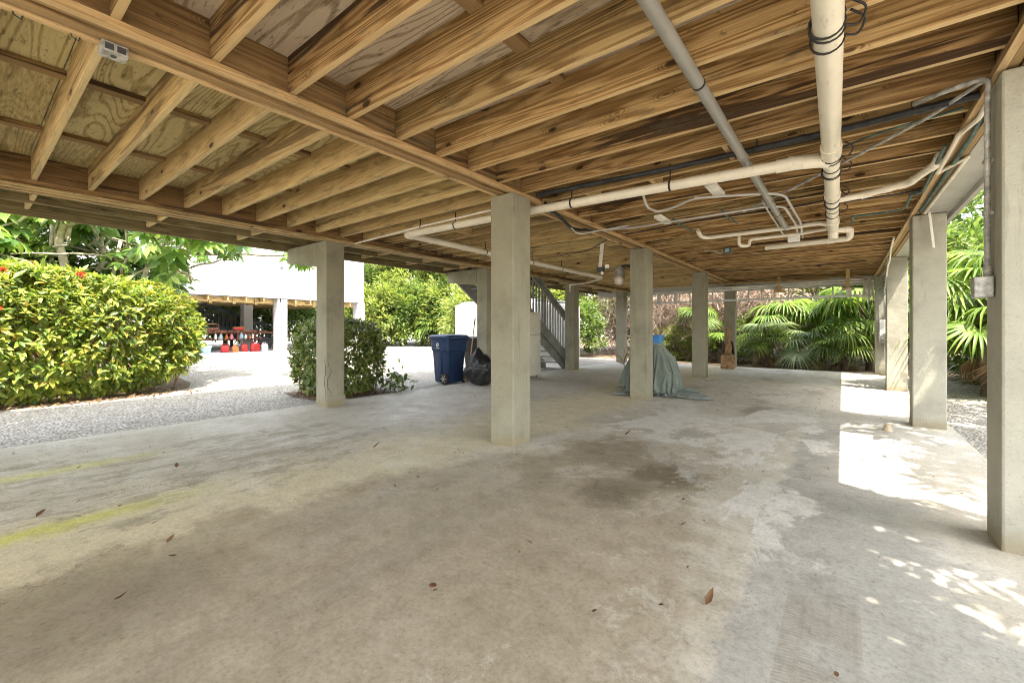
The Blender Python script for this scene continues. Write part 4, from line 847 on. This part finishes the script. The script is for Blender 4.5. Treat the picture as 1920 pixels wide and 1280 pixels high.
# --- the big yellow-green hedge: superellipsoid
def hedge(label, cx, cy, hx, hy, hz, n, L, mat, e=3.2, seed=1, flowers=(), droop=.25, gap=.4, shoots=True):
    rng = np.random.RandomState(seed); t = thing('shrub', label, 'shrub', (cx, cy, -.04))
    d = norm(rng.normal(size=(n, 3))); d[:, 2] = np.where(d[:, 2] < -.92, -d[:, 2], d[:, 2])
    k = 1 / (np.abs(d) ** e).sum(1, keepdims=True) ** (1 / e)
    lump = np.array([mnoise.noise(Vector(v * 3.1)) for v in d])[:, None]; lump2 = np.array([mnoise.noise(Vector(v * 8)) for v in d])[:, None]
    depth = 1 - np.abs(rng.normal(size=(n, 1))) * .09 + lump * .075 + lump2 * .05
    P = d * k * depth * np.array([hx, hy, hz]); P[:, 2] += hz
    if shoots:
        ns = n // 6; si = np.repeat(np.arange(ns), 6)[:n]; P = np.concatenate([P[si] + rng.normal(size=(len(si), 3)) * .02]); d = d[si]; n = len(P)
    keep = rng.uniform(size=n) < np.clip((P[:, 2] / (2 * hz)) * 2.2 + gap, 0, 1); P = P[keep]; d = d[keep]; m = len(P)
    tw = norm(rng.normal(size=(m, 3))); D = d * (.75 if shoots else .45) + tw * .85 + np.array([0, 0, -.15]); U = d * .8 + np.array([0, 0, .8]) + rng.normal(size=(m, 3)) * .3
    l = L * rng.uniform(.45, 1.45, m); raw_mesh('foliage', *leaves(P, D, U, l, l * rng.uniform(.34, .44, m), droop, .3), mat, t)
    b = MB(); rr = random.Random(seed)
    for q in range(int(26 * hy)):
        x, y = rr.uniform(-.7, .7) * hx, rr.uniform(-.85, .85) * hy; limb(b, (x * .7, y, 0), (x * 1.25, y + rr.uniform(-.2, .2), hz * rr.uniform(1.0, 1.8)), .014, .004, 5, .15, rr)
    b.build('stem', M['twig'], t, True)
    for f in flowers:
        v = np.array(f) - np.array([cx, cy, 0]); nf = 60; dd = norm(rng.normal(size=(nf, 3)) + np.array([.9, -.2, .7])); c = v + dd * .045
        raw_mesh('flower', *leaves(c, dd + rng.normal(size=(nf, 3)) * .5, rng.normal(size=(nf, 3)), np.full(nf, .032), np.full(nf, .022), .1, .1, False), M['flower'], t)
    return t
hedge('large clipped yellow-green shrub with red flower heads at the left', -11.55, .2, 1.5, 3.05, 1.16, 42000, .13, M['ixora'], 3.0, 3,
      flowers=[(-9.98, -.12, .86), (-9.98, .34, 1.55), (-10.12, .40, 2.12), (-10.08, 1.25, 2.14)])
hedge('small dark boxy hedge beside the cracked column', -7.78, 4.55, .68, .74,   .70, 14000, .085, M['hedge'], 3.6, 5, gap=.3)
# low leafy shoots at the right foot of the hedge
P_ = rs.normal(size=(160, 3)) * np.array([.18, .12, .1]) + np.array([-6.98, 5.25, .18]); D_ = norm(rs.normal(size=(160, 3)) + np.array([.3, 0, .4]))
o = raw_mesh('sprout', *leaves(P_, D_, rs.normal(size=(160, 3)) * .3 + np.array([0, 0, 1.]), rs.uniform(.1, .17, 160), rs.uniform(.04, .07, 160), .3, .2), M['bush2']); tag(o, 'low green leafy sprouts at the right foot of the small dark hedge', 'plant', kind='stuff')

# --- umbrella tree
def whorls(rng, C, nl, L, Wd, spread=.9):
    P = []; D = []; U = []; LL = []
    for c, n_, in C:
        n_ = n_ / np.linalg.norm(n_); a = np.cross(n_, [0.3, .9, .1]); a /= np.linalg.norm(a); b_ = np.cross(n_, a); k = nl + rng.randint(-2, 3); ph = rng.uniform(0, 6)
        sz = L * rng.uniform(.75, 1.2); dr = rng.uniform(.15, .8)
        for j in range(k):
            th = ph + 2 * math.pi * j / k; e = a * math.cos(th) + b_ * math.sin(th); dd = e * spread - n_ * 0 + np.array([0, 0, -dr]); dd /= np.linalg.norm(dd)
            P.append(c + e * .05); D.append(dd); U.append(n_ + rng.normal(size=3) * .15); LL.append(sz * rng.uniform(.8, 1.1))
    P, D, U, LL = map(np.array, (P, D, U, LL)); return leaves(P, D, U, LL, LL * Wd, .22, .22)
T = thing('umbrella_tree', 'umbrella tree with drooping glossy leaf whorls behind the big shrub', 'tree', (-13.6, 2.0, -.04))
rng = np.random.RandomState(11); b = MB(); rr = random.Random(5); tips = []
for x, y, x1, y1, z1, r in ((-.6, -1.0, -.5, -.7, 3.6, .065), (-.2, -.75, .2, -.55, 4.2, .105), (.1, .2, .3, 1.0, 3.6, .07), (.0, .0, -.2, .4, 3.4, .06), (-.4, .6, .2, 1.7, 3.6, .06), (-.5, -.2, -.9, .2, 3.9, .08)):
    limb(b, (x, y, 0), (x1, y1, z1), r, r * .6, 8, .05, rr)
    for q in range(6):
        e = (x1 + rr.uniform(-1.4, 2.3), y1 + rr.uniform(-2.0, 2.3), z1 + rr.uniform(-1.1, .8)); limb(b, (x1, y1, z1 - rr.uniform(.1, 1.2)), e, r * .45, .015, 6, .12, rr); tips.append(e)
b.build('trunk', M['bark'], T, True)
C = []
for e in tips:
    for q in range(7): C.append((np.array(e) + rng.normal(size=3) * np.array([.5, .55, .35]), np.array([.35, 0, 1.0]) + rng.normal(size=3) * .35))
for q in range(70): C.append((np.array([rng.uniform(.4, 2.6), rng.uniform(-1.0, 3.3), rng.uniform(2.3, 3.9)]), np.array([.5, 0, 1.0]) + rng.normal(size=3) * .3))
for q in range(46): C.append((np.array([rng.uniform(.5, 3.6), rng.uniform(.6, 3.2), rng.uniform(2.0, 3.2)]), np.array([.5, .1, 1.0]) + rng.normal(size=3) * .3))
for q in range(80): C.append((np.array([rng.uniform(-3.0, .5), rng.uniform(-3.5, 1.5), rng.uniform(2.0, 4.2)]), np.array([.4, 0, 1.0]) + rng.normal(size=3) * .35))
def clear(c):
    if -1.25 < c[1] < .15 and c[2] < 3.7 and c[0] > -.5: return False
    if -1.6 < c[1] < .9 and c[2] < 3.4 and c[0] > -.3 and mnoise.noise(Vector(c) * 1.7) > .08: return False
    x, y, z = c[0] - 13.6, c[1] + 2.0, c[2]; return y < -x / 3.34 - .45 or (z > 3.15 and y < -x / 2.75)
C = [c for c in C if clear(c[0])]
raw_mesh('crown', *whorls(rng, C, 10, .36, .42), M['umb'], T)
b = MB(); limb(b, (.3, 1.6, 3.2), (3.2, 3.9, 3.15), .05, .02, 8, .06, rr); b.build('branch', M['bark'], T, True)
raw_mesh('leaf_cluster', *whorls(rng, [(np.array([3.2 + rng.uniform(-.9, .5), 3.6 + rng.uniform(-.9, .5), 3.1 + rng.uniform(-.15, .25)]), np.array([.3, 0, 1.])) for q in range(16)], 11, .36, .34), M['umb'], T)

# --- background shrubs and trees (crown meshes shared by copies)
proto = {}
def bgtree(kind, label, loc, s=1.0, rz=0, group=None, cat='tree'):
    if kind not in proto:
        rng = np.random.RandomState(len(proto) + 20); t = thing({'bush': 'bush', 'bright': 'bush', 'dark': 'tree', 'tall': 'tree', 'airy': 'tree'}[kind], label, cat, loc, rz, group)
        cfg = {'bush': ((1.9, 1.9, 1.9), 1.3, 130, 80, .45, .19, 'bush2'), 'bright': ((1.8, 1.8, 1.9), 1.3, 130, 80, .43, .18, 'bush1'), 'dark': ((2.7, 2.7, 3.1), 2.3, 170, 90, .6, .21, 'bush3'), 'tall': ((2.4, 2.4, 3.4), 2.6, 160, 90, .55, .21, 'bush1'), 'airy': ((1.9, 1.9, 1.7), 4.6, 60, 60, .38, .12, 'bush2')}[kind]
        rad, cz, ncl, per, clr, L, mt = cfg
        V, F, Cn = bush_cloud(rng, ncl, per, rad, clr, L, .42 if kind != 'airy' else .4, False); V[:, 2] += cz; raw_mesh('crown', V, F, Cn, M[mt], t)
        b = MB(); rr = random.Random(len(proto)); top = (0, 0, cz * .8); limb(b, (0, 0, -.1), top, .11, .06, 7, .08, rr)
        for q in range(9): a = rr.uniform(0, 6.28); limb(b, (0, 0, cz * rr.uniform(.25, .8)), (rad[0] * .75 * math.cos(a), rad[1] * .75 * math.sin(a), cz + rad[2] * rr.uniform(-.4, .5)), .045, .012, 6, .12, rr)
        b.build('trunk', M['bark_dark'], t, True); t.scale = (s, s, s); proto[kind] = t; return t
    t = dup(proto[kind], None, loc, (0, 0, rz), s, label); t['category'] = cat
    if group: t['group'] = group
    elif 'group' in t: del t['group']
    return t
G = 'thicket beyond the gravel drive'
for k, l, loc, s, rz in (
    ('bright', 'pale yellow-green bush right of the white house', (-27.5, 19.8, 0), 1.5, 0), ('tall', 'tall pale tree rising just right of the white house', (-28.5, 22.5, 0), 1.35, 1), ('dark', 'dark tree in the thicket behind the pale bush', (-31, 24.5, 0), 1.6, 2),
    ('bush', 'mid-green bush at the drive end above the small hedge', (-25.5, 21.8, 0), 1.45, 3), ('bright', 'bright bush at the drive end left of the wheeled bin', (-23.6, 23.0, 0), 1.6, 2), ('tall', 'tall bright tree behind the drive end, above the wheeled bin', (-25.5, 25.5, 0), 1.5, 4),
    ('dark', 'dark tree filling the gap left of the bracketed column', (-22, 25.5, 0), 1.6, 0), ('bush', 'mid-green bush left of the white cistern', (-19.8, 22.5, 0), 1.5, 1), ('bright', 'bright bush tucked against the left side of the white cistern', (-16.8, 19.0, 0), 1.3, 5),
    ('dark', 'dark tree behind the white cistern', (-16.5, 23.5, 0), 1.4, 3), ('tall', 'tall pale tree behind the stair rail', (-12.2, 21.5, 0), 1.2, 2), ('bright', 'yellow-green bush above the stair rail', (-13.5, 19.0, 0), 1.5, 1),
    ('dark', 'dark tree behind the white house, left end', (-36, 4, 0), 1.5, 1), ('bush', 'bush under the far side of the white house, left of its stair', (-33.5, 9, 0), 1.5, 2), ('bush', 'bush under the far side of the white house, right of its stair', (-32.5, 14.5, 0), 1.6, 0), ('bright', 'bush seen between the white posts of the house across', (-30.5, 18.6, 0), 1.3, 3), ('dark', 'dark tree behind the middle of the white house', (-36, 12, 0), 1.6, 4), ('dark', 'dark tree seen under the white house behind its right post', (-33, 19, 0), 1.5, 5)):
    bgtree(k, l, loc, s, rz, G, 'bush' if k in ('bush', 'bright') else 'tree')
G = 'trees behind the umbrella tree'
for k, l, loc, s, rz in (('dark', 'dark tree behind the umbrella tree trunks', (-17.8, 1.0, 0), 1.25, 2), ('tall', 'pale tree behind the umbrella tree at the far left', (-17.2, -2.6, 0), 1.2, 1), ('bush', 'bush behind the large yellow-green shrub', (-15.2, -.2, 0), 1.2, 4)):
    bgtree(k, l, loc, s, rz, G, 'bush' if k in ('bush', 'bright') else 'tree')
G = 'greenery behind the carport'
for k, l, loc, s, rz in (
    ('bush', 'feathery green bush between the two far left columns', (-10.0, 17.4, 0), .8, 0), ('bright', 'small bright bush in the brush behind the draped cloth', (-5.3, 18.0, -.2), .5, 3), ('bush', 'small green bush in the brush behind the farthest middle column', (-3.0, 18.0, .2), .5, 5), ('airy', 'open green tree above the brush between the far left columns', (-7.6, 19.8, -1.4), 1.0, 1),
    ('dark', 'dark tree behind the dry brush, left', (-8, 26, 0), 1.4, 1), ('tall', 'tall tree behind the dry brush, middle', (-3.0, 26, 0), 1.3, 3), ('dark', 'dark tree behind the fan palms, right', (2.0, 25, 0), 1.4, 2), ('bright', 'bright bush above the fan palms at the back', (-.6, 20.8, .9), 1.15, 2), ('bush', 'mid-green bush behind the fan palms by the last right-hand column', (1.8, 19.5, .6), 1.25, 4), ('bright', 'bright bush over the dry brush beside the farthest middle column', (-3.4, 22.2, 1.6), 1.15, 1)):
    bgtree(k, l, loc, s, rz, G, 'bush' if k in ('bush', 'bright') else 'tree')
G = 'greenery along the right side'
for k, l, loc, s, rz in (
    ('airy', 'airy tree seen between the two nearest right-hand columns', (4.8, 13.5, -.8), 1.35, 0), ('bush', 'mid-green bush behind the palms right of the carport', (5.6, 12.5, 0), 1.35, 1), ('dark', 'dark tree at the back right beyond the palms', (8.0, 17, 0), 1.4, 2), ('bush', 'bush low behind the palms right of the carport', (5.4, 9.6, -.2), 1.2, 4), ('bush', 'low bush between the palms and the airy tree at the right', (3.8, 14.6, -.3), .9, 2), ('dark', 'dark bushy tree beyond the gravel at the far right', (10, 12, 0), 1.3, 3)):
    bgtree(k, l, loc, s, rz, G, 'bush' if k in ('bush', 'bright') else 'tree')

def shade_tree(name, label, base, top, spots, n, seed, gaps=(), open_=.46):  # unseen crown: leaves set along sun rays to shape the shade on the floor
    rng = np.random.RandomState(seed); t = thing(name, label, 'tree', base); kx, ky = SUN_DIR.x / SUN_DIR.z, SUN_DIR.y / SUN_DIR.z; P = []
    for x0, x1, y0, y1, dens in spots:
        for k in range(int(n * (x1 - x0) * (y1 - y0) * dens)):
            x, y = rng.uniform(x0, x1), rng.uniform(y0, y1)
            if mnoise.noise(Vector((x * 2.6 + seed, y * 5.5, seed))) > open_ or any(((x - a) / c) ** 2 + ((y - b_) / d) ** 2 < 1 for a, b_, c, d in gaps): continue
            z = rng.uniform(3.0, 5.2); P.append((x + kx * z, y + ky * z, z))
    P = np.array(P) - np.array(base); m = len(P); D = norm(rng.normal(size=(m, 3)) * .6 + np.array([-.5, .25, -.3])); l = rng.uniform(.14, .34, m)
    ex = rng.normal(size=(1400, 3)) * np.array([.9, 1.0, .7]) + np.array(top) - np.array(base) + np.array([2.2, -.4, .9])
    P = np.concatenate([P, ex]); D = np.concatenate([D, norm(rng.normal(size=(1400, 3)))]); l = np.concatenate([l, rng.uniform(.12, .25, 1400)])
    raw_mesh('crown', *leaves(P, D, rng.normal(size=P.shape) * .4 + np.array([0, 0, 1.]), l, l * rng.uniform(.16, .3, len(l)), .3, .2, False), M['bush2'], t)
    b = MB(); rr = random.Random(seed); tp = Vector(top) - Vector(base); limb(b, (0, 0, -.1), tp, .08, .04, 8, .06, rr)
    for q in range(12): v = P[rng.randint(len(P))]; limb(b, tp * rr.uniform(.55, 1), v, .025, .006, 6, .12, rr)
    b.build('trunk', M['bark_dark'], t, True); return t
shade_tree('tree', 'unseen narrow-leaved tree outside the carport at the near right, crown shaped for its shade', (3.6, .4, 0), (2.6, 1.3, 3.6), [(-.3, 1.5, .2, 3.72, 1.0), (.1, 1.4, 3.6, 4.0, .6)], 1500, 3, [(.44, 2.94, .44, .13), (.66, 2.55, .46, .15), (.26, 3.34, .26, .07), (.8, 2.15, .25, .09)], .72)
shade_tree('tree', 'unseen narrow-leaved tree, crown shaped to shade the second right-hand column', (3.9, 5.3, 0), (2.5, 5.4, 3.6), [(.55, 1.4, 4.4, 7.0, .42), (-.1, .6, 6.3, 7.2, .5), (-.5, 1.2, 7.15, 7.8, .95), (.85, 1.5, 5.0, 6.8, .5), (1.1, 2.7, 5.2, 10.5, .45)], 2300, 5, (), .10)

# dry brush mass
def brush(x0, x1, y0, y1, z1, n, seed):
    rng = np.random.RandomState(seed); P0 = np.stack([rng.uniform(x0, x1, n), rng.uniform(y0, y1, n), rng.uniform(.0, 1, n) ** .8 * z1], 1)
    D = norm(rng.normal(size=(n, 3)) + np.array([0, 0, -.1])); L = rng.uniform(.25, 1.1, n); w = rng.uniform(.006, .016, n); Vs = []; Fs = []; 
    s = norm(np.cross(D, rng.normal(size=(n, 3)))); u = np.cross(s, D); K = 5
    V = np.zeros((n, K * 3, 3)); bend = rng.normal(size=(n, 3)) * .25
    for k in range(K):
        t_ = k / (K - 1); c = P0 + D * (L * t_)[:, None] + bend * (t_ * t_ * L)[:, None] + np.array([0, 0, -.25]) * (t_ * t_ * L)[:, None]
        for j in range(3): a = 2 * math.pi * j / 3; V[:, k * 3 + j] = c + (s * math.cos(a) + u * math.sin(a)) * (w * (1 - .6 * t_))[:, None]
    f = [(k * 3 + j, k * 3 + (j + 1) % 3, (k + 1) * 3 + (j + 1) % 3, (k + 1) * 3 + j) for k in range(K - 1) for j in range(3)]
    FF = (np.arange(n)[:, None] * K * 3 + np.array(f).ravel()[None]).ravel(); return V.reshape(-1, 3), FF, np.full(n * len(f), 4)
tw = leafmat('dry_vine', [(0, (.12, .075, .05)), (.4, (.30, .20, .14)), (.8, (.52, .40, .31)), (1, (.62, .53, .45))], .1)
M['vine'] = tw
o = raw_mesh('dry_brush', *cat_parts([brush(-9.5, -1.6, 18.6, 21.5, 4.6, 9000, 1), brush(-7.0, -1.4, 17.4, 18.8, 3.0, 4500, 2), brush(-1.4, 1.8, 18.5, 20.5, 3.4, 2200, 4)]), M['vine']); tag(o, 'tangle of dry brown vines and twigs behind the carport', 'brush', kind='stuff')

# --- fan palms
def frond_mesh(seed, nb=44, rad=.62, arc=300, droop=.35, mat='palm', cup=.25):
    rng = np.random.RandomState(seed); V = []; F = []; C = []; o = 0; fus = .42
    for k in range(nb):
        a = R(-arc / 2 + arc * (k + .5) / nb) + rng.normal() * .01; L = rad * (1 - .25 * (abs(k / (nb - 1) - .5) * 2) ** 2) * rng.uniform(.9, 1.07); da = R(arc / nb) * .5
        ts = (0.02, .3, fus, .7, .88, 1.0); wf = (1, 1, 1, .8, .48, .04); d2 = droop * rng.uniform(.6, 1.5); st = o
        for t_, w_ in zip(ts, wf):
            r_ = L * t_; hw = (r_ if t_ < fus else L * fus) * math.tan(da) * w_
            z = cup * L * t_ * (1 - t_) * 1.2 - d2 * L * max(0, t_ - .35) ** 2 * 1.8
            rr_ = r_ * (1 - .12 * d2 * max(0, t_ - .5))
            cx, cy_ = rr_ * math.cos(a), rr_ * math.sin(a); nx, ny = -math.sin(a), math.cos(a)
            V += [(cx + nx * hw, cy_ + ny * hw, z + .0), (cx, cy_, z - hw * .55), (cx - nx * hw, cy_ - ny * hw, z)]; o += 3
        for i in range(len(ts) - 1):
            q = st + i * 3; F += [q, q + 3, q + 4, q + 1, q + 1, q + 4, q + 5, q + 2]; C += [4, 4]
    return np.array(V), np.array(F), np.array(C), M[mat]
FR = {}
def frond(key, parent, base, direction, length, tilt, s=1.0, roll=0):
    """petiole from base along direction, blade at its end"""
    kinds = {'g1': (1, 34, .74, 300, .35, 'palm', .25), 'g2': (2, 30, .78, 270, .75, 'palm', .3), 's1': (3, 38, .72, 320, .5, 'palm_silver', .2), 'd1': (4, 22, .55, 130, .7, 'palm_dead', .1)}
    if key not in FR: V, F, C, m = frond_mesh(*kinds[key]); ob = raw_mesh('frond', V, F, C, m, parent); FR[key] = ob
    else: ob = FR[key].copy(); COL.objects.link(ob); ob.parent = parent
    d = Vector(direction).normalized(); tip = Vector(base) + d * length; ob.location = tip; ob.scale = (s, s, s)
    x = Vector((d.x, d.y, 0)).normalized(); x = (x * math.cos(tilt) + Vector((0, 0, 1)) * math.sin(tilt)).normalized(); y = Vector((0, 0, 1)).cross(x)
    if y.length < .01: y = Vector((0, 1, 0))
    y.normalize(); z = x.cross(y); m = Matrix((x, y, z)).transposed() @ Matrix.Rotation(roll, 3, 'X'); ob.rotation_euler = m.to_euler(); return ob, tip
def palm(label, loc, n, h, L=(.5, .9), s=1.0, keys=('g1', 'g2'), dead=3, seed=1, bias=None, group=None):
    t = thing('fan_palm', label, 'palm', loc, 0, group); rr = random.Random(seed); b = MB(); limb(b, (0, 0, -.1), (0, 0, h), .09, .08, 4, .05, rr)
    for k in range(n):
        a = 2.399 * k + rr.uniform(-.3, .3); el = rr.uniform(-.15, 1.25) if k > 2 else rr.uniform(.9, 1.4)
        d = (math.cos(a) * math.cos(el), math.sin(a) * math.cos(el), math.sin(el)); l = rr.uniform(*L); base = (0, 0, h - .05 + .1 * rr.random())
        o, tip = frond(rr.choice(keys), t, base, d, l, el * .55 - rr.uniform(.2, .7), s * rr.uniform(.85, 1.15), rr.uniform(-.3, .3)); b.tube([base, (Vector(base) + tip) / 2 + Vector((0, 0, .04)), tip], [.012, .009, .007], 6)
    for k in range(dead):
        a = rr.uniform(0, 6.28); d = (math.cos(a) * .5, math.sin(a) * .5, -.55); o, tip = frond('d1', t, (0, 0, h - .1), d, rr.uniform(.25, .45), rr.uniform(-1.25, -.7), s * rr.uniform(.75, 1.0), 0); b.tube([(0, 0, h - .1), tip], .008, 5)
    b.build('trunk', M['bark_dark'], t, True); return t
G = 'fan palms behind the carport'
for a in (('silvery fan palm right beside the farthest middle column', (-2.0, 16.3, 0), 10, .7, (.35, .65), .85, ('s1', 'g1'), 4, 1), ('fan palm with upright fronds in the middle of the back row', (-1.55, 17.6, 0), 13, 1.35, (.5, 1.0), 1.15, ('g1', 'g2'), 4, 2), ('low silvery fan palm with splayed fronds by the slab edge', (-.75, 16.4, 0), 11, .55, (.35, .7), .95, ('s1', 's1', 'g2'), 5, 3),
          ('bushy green fan palm behind the low silvery one', (-.5, 17.8, 0), 13, 1.1, (.5, .9), 1.1, ('g1', 'g2'), 3, 4), ('large drooping fan palm beside the last right-hand column', (.62, 16.8, 0), 15, 1.45, (.6, 1.1), 1.3, ('g2', 'g2', 'g1'), 6, 5), ('small fan palm low between the large palm and the low silvery one', (.05, 16.1, 0), 9, .5, (.35, .6), .8, ('g2', 'g1'), 4, 6), ('fan palm half hidden behind the pelican statue', (-3.5, 16.9, 0), 9, .5, (.35, .6), .8, ('g1',), 2, 7), ('low palm in the brush behind the draped cloth', (-4.4, 17.2, 0), 9, 1.5, (.4, .6), .8, ('g1', 'g2'), 2, 8)):
    palm(*a, group=G)
G = 'fan palms along the right side'
for a in (('tall fan palm between the two nearest right-hand columns', (2.3, 12.3, 0), 14, 1.8, (.6, 1.0), 1.15, ('g1', 'g2'), 5, 11), ('fan palm behind the tall one at the right', (3.1, 13.6, 0), 13, 1.6, (.6, 1.0), 1.15, ('g1', 'g2'), 4, 12), ('low fan palm with brown skirt at the right edge', (2.1, 11.6, 0), 12, .95, (.5, .8), 1.0, ('g1', 'g2'), 3, 13), ('low fan palm behind the one with the brown skirt', (2.7, 12.6, 0), 13, .7, (.5, .9), 1.0, ('g1', 'g2'), 6, 17)):
    palm(*a, group=G)
palm('fan palm at the foot of the thicket beyond the wheeled bin', (-23.6, 20.8, 0), 10, .9, (.5, .9), 1.3, ('g1', 'g2'), 3, 14)
palm('pale fan palm hanging behind the dark stair of the white house', (-29.5, 10.2, 0), 11, 2.3, (.4, .7), 1.3, ('s1',), 1, 16)

# ============================================================ fallen leaves
def fallen(u, label, L, rz, curl):
    x, y = u; P = np.array([[0, 0, .006]]); V, F, C = leaves(P, np.array([[math.cos(rz), math.sin(rz), .12]]), np.array([[.15, .1, 1.]]), np.array([L]), np.array([L * .45]), -curl, .6)
    V[:, 2] = np.maximum(V[:, 2], .003); o = raw_mesh('fallen_leaf', V, F, C, M['deadleaf']); o.location = (x, y, 0); tag(o, label, 'leaf')
for u, lab, L, rz, c in (((-2.55, .42), 'largest curled red-brown leaf on the floor at the lower left', .075, .5, .5), ((-2.99, .71), 'red-brown leaf on the floor above the largest one at the left', .055, 2.2, .4), ((-.47, 1.98), 'curled reddish leaf on the floor at the lower right', .07, 1.4, .7), ((-3.87, .66), 'leaf lying on the yellow streak', .06, .2, .3), ((-4.55, 1.15), 'tan leaf on the floor beyond the yellow streak', .07, 2.9, .3), ((-3.75, 2.55), 'dark curled leaf on the pale floor midway to the columns', .08, 1.1, .6), ((-4.06, .3), 'brown leaf at the left edge by the yellow streak', .07, 2.4, .3), ((-1.95, 4.6), 'dark leaf on the floor right of the nearest middle column', .08, .8, .6)):
    fallen(u, lab, L, rz, c)
n = 260; xy = np.stack([rs.uniform(-6.6, .9, n), rs.uniform(.3, 14.5, n) , np.full(n, .006)], 1); a = rs.uniform(0, 6.28, n)
V, F, C = leaves(xy, np.stack([np.cos(a), np.sin(a), rs.uniform(0, .3, n)], 1), rs.normal(size=(n, 3)) * .3 + np.array([0, 0, 1.]), rs.uniform(.012, .045, n), rs.uniform(.006, .02, n), -.3, .5); V[:, 2] = np.maximum(V[:, 2], .002)
tag(raw_mesh('leaf_crumbs', V, F, C, M['deadleaf']), 'tiny dry leaf crumbs scattered over the concrete', 'litter', kind='stuff')
n = 330; xy = np.concatenate([np.stack([rs.uniform(-10.5, -9.8, n) , rs.uniform(-2, 3.0, n), np.full(n, -.03)], 1), np.stack([rs.uniform(-8.6, -6.9, n), rs.uniform(3.7, 5.5, n), np.full(n, -.028)], 1)]); n = len(xy); a = rs.uniform(0, 6.28, n)
V, F, C = leaves(xy, np.stack([np.cos(a), np.sin(a), rs.uniform(0, .3, n)], 1), rs.normal(size=(n, 3)) * .3 + np.array([0, 0, 1.]), rs.uniform(.03, .10, n), rs.uniform(.015, .045, n), -.3, .5); V[:, 2] = np.maximum(V[:, 2], -.034)
tag(raw_mesh('leaf_litter', V, F, C, M['deadleaf']), 'dry brown leaves on the ground under the shrubs', 'litter', kind='stuff')
